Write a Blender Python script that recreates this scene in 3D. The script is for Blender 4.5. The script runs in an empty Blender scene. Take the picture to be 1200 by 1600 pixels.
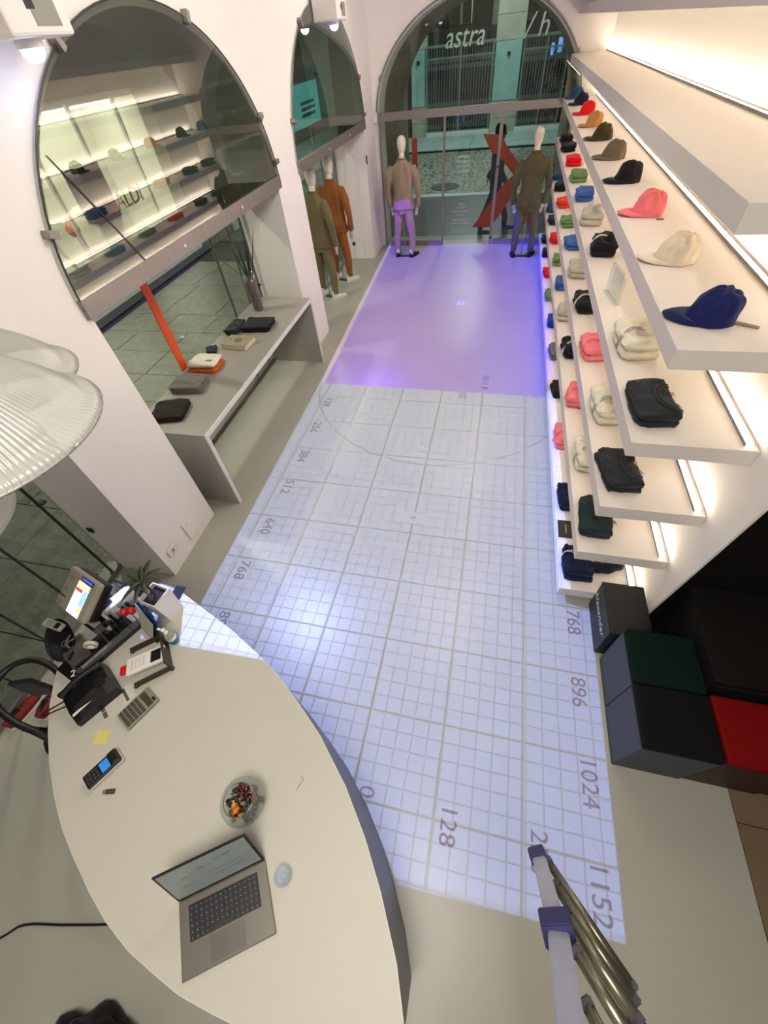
import bpy, bmesh, math, random
from mathutils import Vector, Matrix, Euler, noise
C = bpy.context.scene.collection
PI = math.pi
R = math.radians
random.seed(7)
# ------------------------------------------------------------------ camera
cd = bpy.data.cameras.new('camera'); cam = bpy.data.objects.new('camera', cd); C.objects.link(cam)
cd.sensor_fit = 'VERTICAL'; cd.sensor_height = 24.0; cd.lens = 633.296 * 24.0 / 1600.0
cd.clip_start = 0.02; cd.clip_end = 200
RR = ((0.9726968, 0.1155004, -0.2012973), (0.2175643, -0.7557443, 0.6176701), (-0.0807881, -0.6446008, -0.7602388))
m = Matrix(((RR[0][0], -RR[0][1], -RR[0][2]), (RR[1][0], -RR[1][1], -RR[1][2]), (RR[2][0], -RR[2][1], -RR[2][2]))).to_4x4()
m.translation = (0, 0, 3.0)
cam.matrix_world = m
bpy.context.scene.camera = cam
# ------------------------------------------------------------------ world, exposure
vs = bpy.context.scene.view_settings
vs.view_transform = 'Standard'; vs.look = 'None'; vs.gamma = 1; vs.exposure = 0.95; vs.use_curve_mapping = False
w = bpy.data.worlds.new('night'); bpy.context.scene.world = w; w.use_nodes = True
w.node_tree.nodes['Background'].inputs[0].default_value = (0.05, 0.065, 0.07, 1)
w.node_tree.nodes['Background'].inputs[1].default_value = 0.5

def area(name, loc, size, power, col, rot=(0, 0, 0), sy=None):
    l = bpy.data.lights.new(name, 'AREA'); l.energy = power; l.color = col; l.size = size
    if sy: l.shape = 'RECTANGLE'; l.size_y = sy
    o = bpy.data.objects.new(name, l); C.objects.link(o); o.location = loc; o.rotation_euler = rot
    return o
WARM = (1.0, 0.95, 0.86)
area('unseen_ceiling_light', (0.0, -0.6, 4.1), 1.2, 50, WARM, (0, R(4), 0))  # unseen room light added overhead
area('unseen_ceiling_light', (-0.2, 3.4, 4.05), 1.2, 40, WARM, (0, R(48), 0))  # this and the next: unseen, tilted to brighten the left wall
area('unseen_ceiling_light', (-0.2, 7.2, 4.05), 1.2, 34, WARM, (0, R(52), 0))
area('unseen_street_light', (-1.2, 20.5, 6.0), 0.8, 130, (0.82, 1.0, 0.97), sy=5)  # four unseen lamps put in to light the streets outside
area('unseen_street_light', (-1.5, 15.5, 5.5), 0.8, 70, (0.9, 1.0, 0.92))
area('unseen_street_light', (-5.4, 4.0, 4.6), 0.3, 75, (1.0, 0.97, 0.85))
area('unseen_street_light', (-5.0, 12.0, 4.8), 0.6, 60, (0.7, 1.0, 0.95))

def srgb(r, g, b):
    f = lambda c: (c / 255 / 12.92) if c / 255 <= 0.04045 else ((c / 255 + 0.055) / 1.055) ** 2.4
    return (f(r), f(g), f(b), 1)

# projector light: the image is formed by a node mask evaluated per outgoing ray
class NT:
    def __init__(s, nt): s.nt = nt
    def m(s, op, a, b=None, c=None, clamp=False):
        n = s.nt.nodes.new('ShaderNodeMath'); n.operation = op; n.use_clamp = clamp
        for i, v in enumerate((a, b, c)):
            if v is None: continue
            if isinstance(v, (int, float)): n.inputs[i].default_value = v
            else: s.nt.links.new(v, n.inputs[i])
        return n.outputs[0]
    def step(s, x, a, w=0.01):      # 0 below a, 1 above
        return s.m('MULTIPLY_ADD', s.m('SUBTRACT', x, a), 1 / w, 0.5, clamp=True)
    def inside(s, x, a, b, w=0.01):
        return s.m('MULTIPLY', s.step(x, a, w), s.m('SUBTRACT', 1, s.step(x, b, w)))
    def lines(s, x, x0, sp, hw):    # 1 on the lines x = x0 + k sp
        t = s.m('FRACT', s.m('ADD', s.m('DIVIDE', s.m('SUBTRACT', x, x0), sp), 100.5))
        d = s.m('MULTIPLY', s.m('ABSOLUTE', s.m('SUBTRACT', t, 0.5)), sp)
        return s.m('SUBTRACT', 1, s.step(d, hw, hw * 0.6))
    def near(s, x, x0, hw):
        return s.m('SUBTRACT', 1, s.step(s.m('ABSOLUTE', s.m('SUBTRACT', x, x0)), hw, hw * 0.6))

def projector_light(name, L, power, build):
    l = bpy.data.lights.new(name, 'POINT'); l.energy = power; l.shadow_soft_size = 0.0005
    o = bpy.data.objects.new(name, l); C.objects.link(o); o.location = L
    l.use_nodes = True; nt = l.node_tree; q = NT(nt)
    em = next(n for n in nt.nodes if n.type == 'EMISSION')
    tc = nt.nodes.new('ShaderNodeTexCoord'); sep = nt.nodes.new('ShaderNodeSeparateXYZ')
    nt.links.new(tc.outputs['Normal'], sep.inputs[0])
    nz = q.m('MAXIMUM', q.m('MULTIPLY', sep.outputs[2], -1), 0.02)
    t = q.m('DIVIDE', L[2], nz)
    X = q.m('MULTIPLY_ADD', sep.outputs[0], t, L[0]); Y = q.m('MULTIPLY_ADD', sep.outputs[1], t, L[1])
    mask, (r, g, b) = build(q, X, Y)
    down = q.step(q.m('MULTIPLY', sep.outputs[2], -1), 0.1)
    k = q.m('DIVIDE', q.m('MULTIPLY', mask, down), q.m('POWER', nz, 3))
    nt.links.new(k, em.inputs[1])
    cc = nt.nodes.new('ShaderNodeCombineColor')
    for i, v in enumerate((r, g, b)):
        if isinstance(v, (int, float)): cc.inputs[i].default_value = v
        else: nt.links.new(v, cc.inputs[i])
    nt.links.new(cc.outputs[0], em.inputs[0])
    return o
GX, GY, GS = -0.495, 0.170, 0.513
def grid_image(q, X, Y):
    left = q.m('MULTIPLY_ADD', Y, -0.0135, -2.108)
    mask = q.m('MULTIPLY', q.step(q.m('SUBTRACT', X, left), 0, 0.01), q.m('SUBTRACT', 1, q.step(X, 1.012, 0.01)))
    top = q.m('MULTIPLY_ADD', X, -0.017, 4.527)
    bot = q.m('MULTIPLY_ADD', X, 0.032, -0.15)
    mask = q.m('MULTIPLY', mask, q.m('MULTIPLY', q.step(q.m('SUBTRACT', Y, bot), 0, 0.01), q.m('SUBTRACT', 1, q.step(q.m('SUBTRACT', Y, top), 0, 0.02))))
    minor = q.m('MAXIMUM', q.lines(X, GX, GS / 5, 0.005), q.lines(Y, GY, GS / 5, 0.005))
    major = q.m('MAXIMUM', q.lines(X, GX, 0.503, 0.0075), q.lines(Y, GY, GS, 0.0075))
    cx, cy, rr = -0.53, 4.78, 1.63
    d = q.m('SQRT', q.m('ADD', q.m('POWER', q.m('SUBTRACT', X, cx), 2), q.m('POWER', q.m('SUBTRACT', Y, cy), 2)))
    major = q.m('MAXIMUM', major, q.near(d, rr, 0.007))
    # thin diagonals of the test pattern
    for sg in (1, -1):
        dd = q.m('SUBTRACT', q.m('ABSOLUTE', q.m('SUBTRACT', Y, 2.41)), q.m('MULTIPLY', q.m('ABSOLUTE', q.m('ADD', X, 0.5)), 1.55))
        minor = q.m('MAXIMUM', minor, q.m('MULTIPLY', q.near(dd, 0, 0.005), 0.7))
        break
    centre = q.near(X, GX, 0.009)
    # no lines under the boxes with letters
    box = q.m('MULTIPLY', q.inside(X, -0.62, -0.39), q.inside(Y, 2.34, 2.48))
    keep = q.m('SUBTRACT', 1, box)
    drk = q.m('MULTIPLY', q.m('MAXIMUM', q.m('MULTIPLY', minor, 0.5), q.m('MAXIMUM', q.m('MULTIPLY', major, 0.7), q.m('MULTIPLY', centre, 0.8))), keep)
    edge = q.m('SUBTRACT', 1, q.m('MULTIPLY', q.m('SUBTRACT', 1, q.step(q.m('SUBTRACT', Y, bot), 0.03, 0.01)), 0.25))
    s = q.m('MULTIPLY', q.m('SUBTRACT', 1, drk), q.m('MULTIPLY', mask, edge))
    # the image is bluer at its right edge and its near end
    bl = q.m('MULTIPLY', q.step(X, 0.55, 1.1), q.step(Y, 1.2, 3.0))
    near_ = q.m('SUBTRACT', 1, q.step(Y, 2.1, 4.0))
    r = q.m('SUBTRACT', q.m('SUBTRACT', 0.44, q.m('MULTIPLY', bl, 0.25)), q.m('MULTIPLY', near_, 0.09))
    g = q.m('SUBTRACT', q.m('SUBTRACT', 0.57, q.m('MULTIPLY', bl, 0.2)), q.m('MULTIPLY', near_, 0.08))
    b = q.m('ADD', 1.0, q.m('MULTIPLY', q.m('ADD', bl, near_), 0.3))
    return s, (r, g, b)
def purple_image(q, X, Y):
    left = q.m('MULTIPLY_ADD', Y, -0.037, -1.998)
    mask = q.m('MULTIPLY', q.step(q.m('SUBTRACT', X, left), 0, 0.01), q.m('SUBTRACT', 1, q.step(X, 1.0, 0.01)))
    bot = q.m('MULTIPLY_ADD', X, -0.017, 4.527)
    mask = q.m('MULTIPLY', mask, q.m('MULTIPLY', q.step(q.m('SUBTRACT', Y, bot), 0, 0.02), q.m('SUBTRACT', 1, q.step(Y, 9.97, 0.01))))
    edge = q.m('SUBTRACT', 1, q.step(q.m('SUBTRACT', X, left), 0.07, 0.02))
    rt = q.step(X, 0.3, 1.4); far = q.step(Y, 8.2, 3.5)
    major = q.near(X, GX, 0.01)
    cx, cy, rr = -0.53, 7.085, 0.02
    s = q.m('MULTIPLY', mask, q.m('SUBTRACT', 1, q.m('MULTIPLY', major, 0.14)))
    r = q.m('ADD', q.m('SUBTRACT', q.m('SUBTRACT', 0.17, q.m('MULTIPLY', rt, 0.16)), q.m('MULTIPLY', far, 0.06)), q.m('MULTIPLY', edge, 0.35))
    g = q.m('ADD', q.m('SUBTRACT', 0.01, q.m('MULTIPLY', rt, 0.01)), q.m('MULTIPLY', edge, 0.35))
    b = q.m('ADD', q.m('ADD', 0.72, q.m('MULTIPLY', rt, 0.75)), q.m('MULTIPLY', far, 0.22))
    return s, (r, g, b)
projector_light('projector_beam', (-2.28, 2.5, 3.0), 185, grid_image)
projector_light('projector_beam', (-2.28, 7.43, 3.02), 240, purple_image)

# ------------------------------------------------------------------ materials
MATS = {}
def mat(name, col, rough=0.6, metal=0.0, var=0.06, scale=12.0, bump=0.0, bscale=60.0, emit=None, es=0.0, spec=0.5, sheen=0.0, vec=None):
    if name in MATS: return MATS[name]
    M = bpy.data.materials.new(name); M.use_nodes = True; nt = M.node_tree; p = nt.nodes['Principled BSDF']
    if len(col) == 3: col = (*col, 1)
    tc = nt.nodes.new('ShaderNodeTexCoord')
    if var > 0:
        n = nt.nodes.new('ShaderNodeTexNoise'); n.inputs['Scale'].default_value = scale; n.inputs['Detail'].default_value = 4
        nt.links.new(tc.outputs['Object'], n.inputs['Vector'])
        mr = nt.nodes.new('ShaderNodeMapRange'); mr.inputs['To Min'].default_value = 1 - var * 1.6; mr.inputs['To Max'].default_value = 1 + var * 1.6
        nt.links.new(n.outputs[0], mr.inputs['Value'])
        mx = nt.nodes.new('ShaderNodeVectorMath'); mx.operation = 'SCALE'; mx.inputs[0].default_value = col[:3]
        nt.links.new(mr.outputs[0], mx.inputs['Scale']); nt.links.new(mx.outputs[0], p.inputs['Base Color'])
    else: p.inputs['Base Color'].default_value = col
    p.inputs['Roughness'].default_value = rough; p.inputs['Metallic'].default_value = metal
    p.inputs['Specular IOR Level'].default_value = spec
    if sheen: p.inputs['Sheen Weight'].default_value = sheen
    if bump > 0:
        n = nt.nodes.new('ShaderNodeTexNoise'); n.inputs['Scale'].default_value = bscale; n.inputs['Detail'].default_value = 5
        nt.links.new(tc.outputs['Object'], n.inputs['Vector'])
        b = nt.nodes.new('ShaderNodeBump'); b.inputs['Strength'].default_value = bump; b.inputs['Distance'].default_value = 0.01
        nt.links.new(n.outputs[0], b.inputs['Height']); nt.links.new(b.outputs[0], p.inputs['Normal'])
    if emit:
        p.inputs['Emission Color'].default_value = emit if len(emit) == 4 else (*emit, 1); p.inputs['Emission Strength'].default_value = es
    MATS[name] = M
    return M
def glass_mat(name, tint=(0.9, 0.95, 0.92), ior=1.5, rough=0.0, diff=0.0, dcol=(0.8, 0.8, 0.8)):
    if name in MATS: return MATS[name]
    M = bpy.data.materials.new(name); M.use_nodes = True; nt = M.node_tree; nt.nodes.remove(nt.nodes['Principled BSDF'])
    out = nt.nodes['Material Output']
    tr = nt.nodes.new('ShaderNodeBsdfTransparent'); tr.inputs[0].default_value = (*tint, 1)
    gl = nt.nodes.new('ShaderNodeBsdfGlossy'); gl.inputs['Roughness'].default_value = rough
    fr = nt.nodes.new('ShaderNodeFresnel'); fr.inputs[0].default_value = ior
    mx = nt.nodes.new('ShaderNodeMixShader')
    ge = nt.nodes.new('ShaderNodeNewGeometry'); mb = nt.nodes.new('ShaderNodeMath'); mb.operation = 'SUBTRACT'; mb.inputs[0].default_value = 1.0
    mm = nt.nodes.new('ShaderNodeMath'); mm.operation = 'MULTIPLY'
    nt.links.new(ge.outputs['Backfacing'], mb.inputs[1]); nt.links.new(mb.outputs[0], mm.inputs[0]); nt.links.new(fr.outputs[0], mm.inputs[1])
    nt.links.new(mm.outputs[0], mx.inputs[0]); nt.links.new(tr.outputs[0], mx.inputs[1]); nt.links.new(gl.outputs[0], mx.inputs[2])
    last = mx.outputs[0]
    if diff > 0:
        df = nt.nodes.new('ShaderNodeBsdfDiffuse'); df.inputs[0].default_value = (*dcol, 1)
        m2 = nt.nodes.new('ShaderNodeMixShader'); m2.inputs[0].default_value = diff
        nt.links.new(last, m2.inputs[1]); nt.links.new(df.outputs[0], m2.inputs[2]); last = m2.outputs[0]
    nt.links.new(last, out.inputs[0]); MATS[name] = M
    return M
WALL = mat('wall_plaster', srgb(236, 230, 224), 0.85, var=0.015, scale=2, bump=0.12, bscale=9)
REVEAL = mat('reveal_plaster', srgb(200, 196, 184), 0.85, var=0.03, scale=3, bump=0.1, bscale=9)
FLOORM = mat('floor_resin', srgb(170, 168, 156), 0.34, var=0.045, scale=1.6, bump=0.03, bscale=3, spec=0.4)
SHELFM = mat('shelf_lacquer', srgb(222, 214, 205), 0.5, var=0.01, bump=0.03, bscale=5)
STEEL = mat('brushed_steel', srgb(150, 143, 138), 0.42, 0.7, var=0.06, scale=20)
DARKSTEEL = mat('dark_steel', srgb(70, 66, 60), 0.5, 0.6)
BLACK = mat('black_plastic', srgb(22, 21, 22), 0.38)
WHITEP = mat('white_plastic', srgb(228, 222, 216), 0.4, var=0.01)
GREYP = mat('grey_plastic', srgb(140, 138, 130), 0.45, var=0.03)
TOPM = mat('counter_laminate', srgb(186, 182, 169), 0.5, var=0.02, scale=2.5, bump=0.02, bscale=30)
NUM = mat('beam_numeral_grey', srgb(128, 112, 104), 0.6, var=0.0)  # tone of the projected digits, put into a surface colour
GLASS = glass_mat('window_glass', (0.62, 0.66, 0.61), 3.0)
DOORGLASS = glass_mat('door_glass', (0.88, 0.92, 0.89), 1.6)
LOWGLASS = glass_mat('lower_glass', (0.88, 0.92, 0.89), 1.4)
CLEAR = glass_mat('clear_glass', (0.93, 0.96, 0.95), 1.5, 0.02, 0.06)

# ------------------------------------------------------------------ helpers
def obj(name, bm, m, parent=None, smooth=False, ms=None):
    bmesh.ops.recalc_face_normals(bm, faces=bm.faces)
    me = bpy.data.meshes.new(name); bm.to_mesh(me); bm.free()
    for x in (ms or [m]): me.materials.append(x)
    if smooth: me.polygons.foreach_set('use_smooth', [True] * len(me.polygons))
    o = bpy.data.objects.new(name, me); C.objects.link(o)
    if parent: o.parent = parent
    return o
def tag(o, label, cat, group=None):
    o['label'] = label; o['category'] = cat
    if group: o['group'] = group
    return o
def thing(name, label, cat, loc=(0, 0, 0), rz=0, group=None):
    o = bpy.data.objects.new(name, None); C.objects.link(o); o.location = loc; o.rotation_euler = (0, 0, rz)
    o.empty_display_size = 0.1
    return tag(o, label, cat, group)
def struct(o): o['kind'] = 'structure'; return o
def B(): return bmesh.new()
def box(bm, x0, x1, y0, y1, z0, z1, bev=0.0, M=None):
    r = bmesh.ops.create_cube(bm, size=1)
    vv = r['verts']
    for v in vv: v.co = Vector(((x0 + x1) / 2 + v.co.x * (x1 - x0), (y0 + y1) / 2 + v.co.y * (y1 - y0), (z0 + z1) / 2 + v.co.z * (z1 - z0)))
    if M: bmesh.ops.transform(bm, matrix=M, verts=vv)
    if bev > 0:
        es = list({e for v in vv for e in v.link_edges})
        bmesh.ops.bevel(bm, geom=es, offset=bev, segments=2, affect='EDGES', profile=0.5)
    return bm
def prism(bm, pts, z0, z1, M=None):
    a = [bm.verts.new((p[0], p[1], z0)) for p in pts]; b = [bm.verts.new((p[0], p[1], z1)) for p in pts]
    n = len(pts)
    bm.faces.new(a[::-1]); bm.faces.new(b)
    for i in range(n): bm.faces.new((a[i], a[(i + 1) % n], b[(i + 1) % n], b[i]))
    if M: bmesh.ops.transform(bm, matrix=M, verts=a + b)
    return bm
def rings(bm, rs, cap=True, closed=True):
    vs_ = [[bm.verts.new(p) for p in r] for r in rs]
    n = len(rs[0])
    for i in range(len(vs_) - 1):
        for j in range(n if closed else n - 1):
            bm.faces.new((vs_[i][j], vs_[i][(j + 1) % n], vs_[i + 1][(j + 1) % n], vs_[i + 1][j]))
    if cap and closed:
        bm.faces.new(vs_[0][::-1]); bm.faces.new(vs_[-1])
    return vs_
def tube(bm, path, r, seg=8, cap=True, sq=None):
    path = [Vector(p) for p in path]; rr = r if isinstance(r, (list, tuple)) else [r] * len(path)
    out = []; up = None
    for i, p in enumerate(path):
        t = (path[min(i + 1, len(path) - 1)] - path[max(i - 1, 0)]).normalized()
        if up is None: up = Vector((0, 0, 1)) if abs(t.z) < 0.9 else Vector((0, 1, 0))
        s = t.cross(up).normalized(); up = s.cross(t).normalized()
        ring = []
        for k in range(seg):
            a = 2 * PI * k / seg + (PI / 4 if seg == 4 else 0)
            kx = 1 if not sq else sq
            ring.append(p + s * math.cos(a) * rr[i] * kx + up * math.sin(a) * rr[i])
        out.append(ring)
    rings(bm, out, cap)
    return bm
def lathe(bm, prof, seg=24, loc=(0, 0, 0), cap=False, rib=0, ramp=0.0, sx=1, sy=1):
    rs = []
    for (r, z) in prof:
        rs.append([(loc[0] + sx * (r + (ramp * math.cos(rib * 2 * PI * k / seg) if rib else 0)) * math.cos(2 * PI * k / seg),
                    loc[1] + sy * (r + (ramp * math.cos(rib * 2 * PI * k / seg) if rib else 0)) * math.sin(2 * PI * k / seg), loc[2] + z) for k in range(seg)])
    rings(bm, rs, cap)
    return bm
def smooth_curve(pts, n=6):
    P = [Vector(p) for p in pts]; out = []
    for i in range(len(P) - 1):
        p0 = P[max(i - 1, 0)]; p1 = P[i]; p2 = P[i + 1]; p3 = P[min(i + 2, len(P) - 1)]
        for k in range(n):
            t = k / n
            out.append(0.5 * ((2 * p1) + (p2 - p0) * t + (2 * p0 - 5 * p1 + 4 * p2 - p3) * t * t + (-p0 + 3 * p1 - 3 * p2 + p3) * t ** 3))
    out.append(P[-1]); return out
def text(name, s, size, m, parent=None, loc=(0, 0, 0), rot=(0, 0, 0), ext=0.0006, mirror=False, shear=0.0, align='CENTER', sx=1.0):
    cu = bpy.data.curves.new(name, 'FONT'); cu.body = s; cu.size = size; cu.extrude = ext; cu.align_x = align; cu.align_y = 'CENTER'
    cu.shear = shear; cu.resolution_u = 3
    t = bpy.data.objects.new(name, cu); C.objects.link(t)
    dg = bpy.context.evaluated_depsgraph_get()
    me = bpy.data.meshes.new_from_object(t.evaluated_get(dg))
    bpy.data.objects.remove(t); bpy.data.curves.remove(cu)
    me.materials.clear(); me.materials.append(m)
    M = Matrix.Diagonal((-sx if mirror else sx, 1, 1, 1)); me.transform(M)
    if mirror: me.flip_normals()
    o = bpy.data.objects.new(name, me); C.objects.link(o); o.location = loc; o.rotation_euler = rot
    if parent: o.parent = parent
    return o
def remeshed(name, bm, m, voxel, parent=None, smooth=2):
    me = bpy.data.meshes.new(name); bm.to_mesh(me); bm.free()
    t = bpy.data.objects.new(name, me); C.objects.link(t)
    md = t.modifiers.new('r', 'REMESH'); md.mode = 'VOXEL'; md.voxel_size = voxel
    s = t.modifiers.new('s', 'SMOOTH'); s.iterations = smooth; s.factor = 0.5
    dg = bpy.context.evaluated_depsgraph_get()
    me2 = bpy.data.meshes.new_from_object(t.evaluated_get(dg)); bpy.data.objects.remove(t)
    me2.materials.clear(); me2.materials.append(m)
    me2.polygons.foreach_set('use_smooth', [True] * len(me2.polygons))
    o = bpy.data.objects.new(name, me2); C.objects.link(o)
    if parent: o.parent = parent
    return o

# ------------------------------------------------------------------ room shell
H = 4.2
WX, GXW = -2.5, -3.1
def wall_columns(us, lower, fmap, z_top=H):
    """solid wall with openings: fmap(u, z, side) -> point; lower(u, s) gives the opening height just left/right of u"""
    bm = B()
    for a, b in zip(us[:-1], us[1:]):
        la, lb = lower(a, 1), lower(b, -1)
        v = [bm.verts.new(fmap(*q)) for q in ((a, la, 0), (b, lb, 0), (b, z_top, 0), (a, z_top, 0), (a, la, 1), (b, lb, 1), (b, z_top, 1), (a, z_top, 1))]
        for f in ((0, 1, 2, 3), (7, 6, 5, 4), (0, 4, 5, 1), (3, 2, 6, 7)): bm.faces.new([v[i] for i in f])
        for f, keep in (((0, 3, 7, 4), lower(a, -1) < la - 1e-4 or lower(a, -1) > la + 0.05 or a == us[0]), ((1, 5, 6, 2), True)):
            if keep and (f[0] == 0 or lower(b, 1) > lb + 0.05 or b == us[-1]):
                bm.faces.new([v[i] for i in f])
    return bm
class Arch:
    def __init__(s, c, a, z0, b): s.c, s.a, s.z0, s.b = c, a, z0, b
    def h(s, u):
        t = (u - s.c) / s.a
        return None if abs(t) > 1.0001 else s.z0 + s.b * math.sqrt(max(0, 1 - t * t))
A1 = Arch(3.735, 1.585, 2.03, 1.22); A2 = Arch(7.60, 1.58, 2.03, 1.27); A0 = Arch(-0.18, 1.60, 2.03, 1.22)
AD = Arch(-0.72, 1.69, 2.0, 1.34)
def mk_lower(archs):
    def lower(u, side):
        for A in archs:
            if side > 0 and A.c - A.a - 1e-6 <= u < A.c + A.a - 1e-6: return A.h(max(u, A.c - A.a))
            if side < 0 and A.c - A.a + 1e-6 < u <= A.c + A.a + 1e-6: return A.h(min(u, A.c + A.a))
        return -0.0
    return lower
def usamples(u0, u1, archs, n=40):
    s = {u0, u1}
    for A in archs:
        for i in range(n + 1): s.add(A.c - A.a * math.cos(PI * i / n))
    return sorted(s)
wl = struct(obj('wall_left', wall_columns(usamples(-3.2, 10.45, [A0, A1, A2]), mk_lower([A0, A1, A2]), lambda u, z, s: (WX if s == 0 else GXW, u, z)), WALL))
wf = struct(obj('wall_far', wall_columns(usamples(-2.5, 3.2, [AD]), mk_lower([AD]), lambda u, z, s: (u, 9.95 if s == 0 else 10.45, z)), WALL))
struct(obj('wall_porch', wall_columns(usamples(-3.1, 3.2, [AD]), mk_lower([AD]), lambda u, z, s: (u, 10.452 if s == 0 else 12.85, z), 4.6), mat('porch_stone', srgb(150, 142, 118), .85, var=.12, scale=2, bump=.3, bscale=6)))
bm = B()
# right wall stops at Y about 1.55 on a slightly leaning edge
q = [(1.63, 0), (9.95, 0), (9.95, H), (1.28, H)]
a = [bm.verts.new((1.30, y, z)) for y, z in q]; b = [bm.verts.new((1.312, y, z)) for y, z in q]
bm.faces.new(a); bm.faces.new(b[::-1])
for i in range(4): bm.faces.new((a[i], b[i], b[(i + 1) % 4], a[(i + 1) % 4]))
wr = struct(obj('wall_right', bm, WALL))
DARKW = mat('alcove_dark', srgb(20, 17, 14), 0.7, spec=.2)  # near-black walls: the alcove's darkness put into their colour
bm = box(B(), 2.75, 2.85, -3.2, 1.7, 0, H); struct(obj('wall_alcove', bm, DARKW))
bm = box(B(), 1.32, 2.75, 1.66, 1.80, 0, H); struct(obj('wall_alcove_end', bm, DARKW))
bm = box(B(), -3.1, 2.85, -3.3, -3.2, 0, H); struct(obj('wall_back', bm, WALL))
bm = box(B(), -3.1, 3.2, -3.3, 10.45, H, H + 0.1); struct(obj('ceiling', bm, WALL))
bm = box(B(), 1.44, 2.75, -3.2, 1.45, 2.3, 2.4); struct(obj('alcove_light_blocker', bm, DARKW))  # lowered ceiling out of view, added to keep light off the alcove
# floor
bm = box(B(), -3.2, 1.66, -3.3, 10.5, -0.1, 0)
fl = struct(obj('floor', bm, FLOORM))
def fl_child(bm, name, mm): o = obj(name, bm, mm, fl); return o
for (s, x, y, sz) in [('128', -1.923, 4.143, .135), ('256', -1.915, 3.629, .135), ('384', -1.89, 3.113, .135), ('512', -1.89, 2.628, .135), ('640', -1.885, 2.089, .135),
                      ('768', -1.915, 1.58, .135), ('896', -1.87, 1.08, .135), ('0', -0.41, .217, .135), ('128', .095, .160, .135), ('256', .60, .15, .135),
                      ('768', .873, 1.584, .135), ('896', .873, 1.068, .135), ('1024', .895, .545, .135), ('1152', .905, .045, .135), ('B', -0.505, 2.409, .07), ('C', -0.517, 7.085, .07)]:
    o = text('painted_beam_numeral', s, sz, NUM, fl, (x, y, 0.0008), (0, 0, -PI / 2))  # digits of the projector image, painted on the floor as flat meshes
# projected frames round the letters and at the join, painted as thin meshes
THIN = mat('beam_line_grey', srgb(168, 158, 158), 0.6, var=0)
def frame_lines(x0, x1, y0, y1, t=0.008, closed=True):
    bm = B()
    box(bm, x0, x1, y0, y0 + t, 0.0002, 0.0009); box(bm, x0, x0 + t, y0 + t, y1, 0.0002, 0.0009); box(bm, x1 - t, x1, y0 + t, y1, 0.0002, 0.0009)
    if closed: box(bm, x0 + t, x1 - t, y1 - t, y1, 0.0002, 0.0009)
    fl_child(bm, 'painted_beam_frame', THIN)
frame_lines(-0.37, 0.12, 4.33, 4.52, closed=False)
text('painted_beam_numeral', '00', .13, NUM, fl, (-0.24, 4.46, 0.0008), (0, 0, -PI / 2))
text('painted_beam_numeral', '1011 8', .12, mat('beam_numeral_dim', srgb(120, 105, 120), 0.6, var=0), fl, (0.02, 4.78, 0.0008), (0, 0, -PI / 2))
bm = box(B(), -0.58, -0.45, 7.02, 7.15, 0.0001, 0.0006); fl_child(bm, 'painted_beam_label', mat('beam_label_pale', srgb(225, 222, 232), 0.6, var=0))  # pale square of the projected image, painted on the floor
bm = B()
box(bm, -0.62, -0.39, 2.335, 2.345, 0.0001, 0.0007); box(bm, -0.62, -0.39, 2.475, 2.485, 0.0001, 0.0007)
fl_child(bm, 'painted_beam_frame', THIN)
# brown tiles of the alcove, one by one
TILE = mat('brown_tile', srgb(120, 100, 78), 0.4, var=0.08, scale=4)
bm = box(B(), 1.66, 2.75, -3.2, 1.66, -0.1, -0.012)
fa = struct(obj('floor_alcove', bm, mat('tile_joint', srgb(60, 50, 40), 0.8)))
for i in range(3):
    for j in range(10):
        x0 = 1.665 + i * 0.36; y0 = 1.44 - (j + 1) * 0.46
        bm = box(B(), x0, min(x0 + 0.354, 2.745), y0, y0 + 0.454, -0.011, -0.0005 + random.uniform(-.0006, .0004)); obj('tile', bm, TILE, fa)
# little wall plates
def plate(loc, size, m, label, name='wall_socket'):
    bm = box(B(), loc[0] - size[0] / 2, loc[0] + size[0] / 2, loc[1] - size[1] / 2, loc[1] + size[1] / 2, loc[2] - size[2] / 2, loc[2] + size[2] / 2, 0.003)
    o = obj(name, bm, m); return tag(o, label, 'socket')
t = thing('wall_socket', 'white access plate low on the pier near the counter', 'socket', (-2.495, 1.86, 0.2))
obj('plate', box(B(), 0, 0.008, -0.1, 0.1, -0.1, 0.1, 0.002), WALL, t)
obj('screw', box(B(), 0.0085, 0.0105, -0.06, -0.045, 0.06, 0.065), GREYP, t)
t = thing('wall_socket', 'small white double socket low on near pier, left of the access plate', 'socket', (-2.495, 1.55, 0.22))
obj('plate', box(B(), 0, 0.008, -0.06, 0.06, -0.04, 0.04, 0.002), WHITEP, t)
obj('slot', box(B(), 0.0085, 0.0095, -0.01, 0.01, -0.02, 0.02), GREYP, t)
plate((-2.915, 9.184, 0.27), (0.06, 0.012, 0.06), BLACK, 'small black socket low on the reveal beside the brown-suited mannequin')
plate((-2.494, 9.2, 1.57), (0.012, 0.05, 0.12), BLACK, 'black wall switch on pier between mannequin niche and entrance', 'wall_switch')
plate((-2.96, 1.398, 0.6), (0.05, 0.012, 0.05), BLACK, 'small black bracket on the reveal behind the cash desk', 'wall_bracket')

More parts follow.
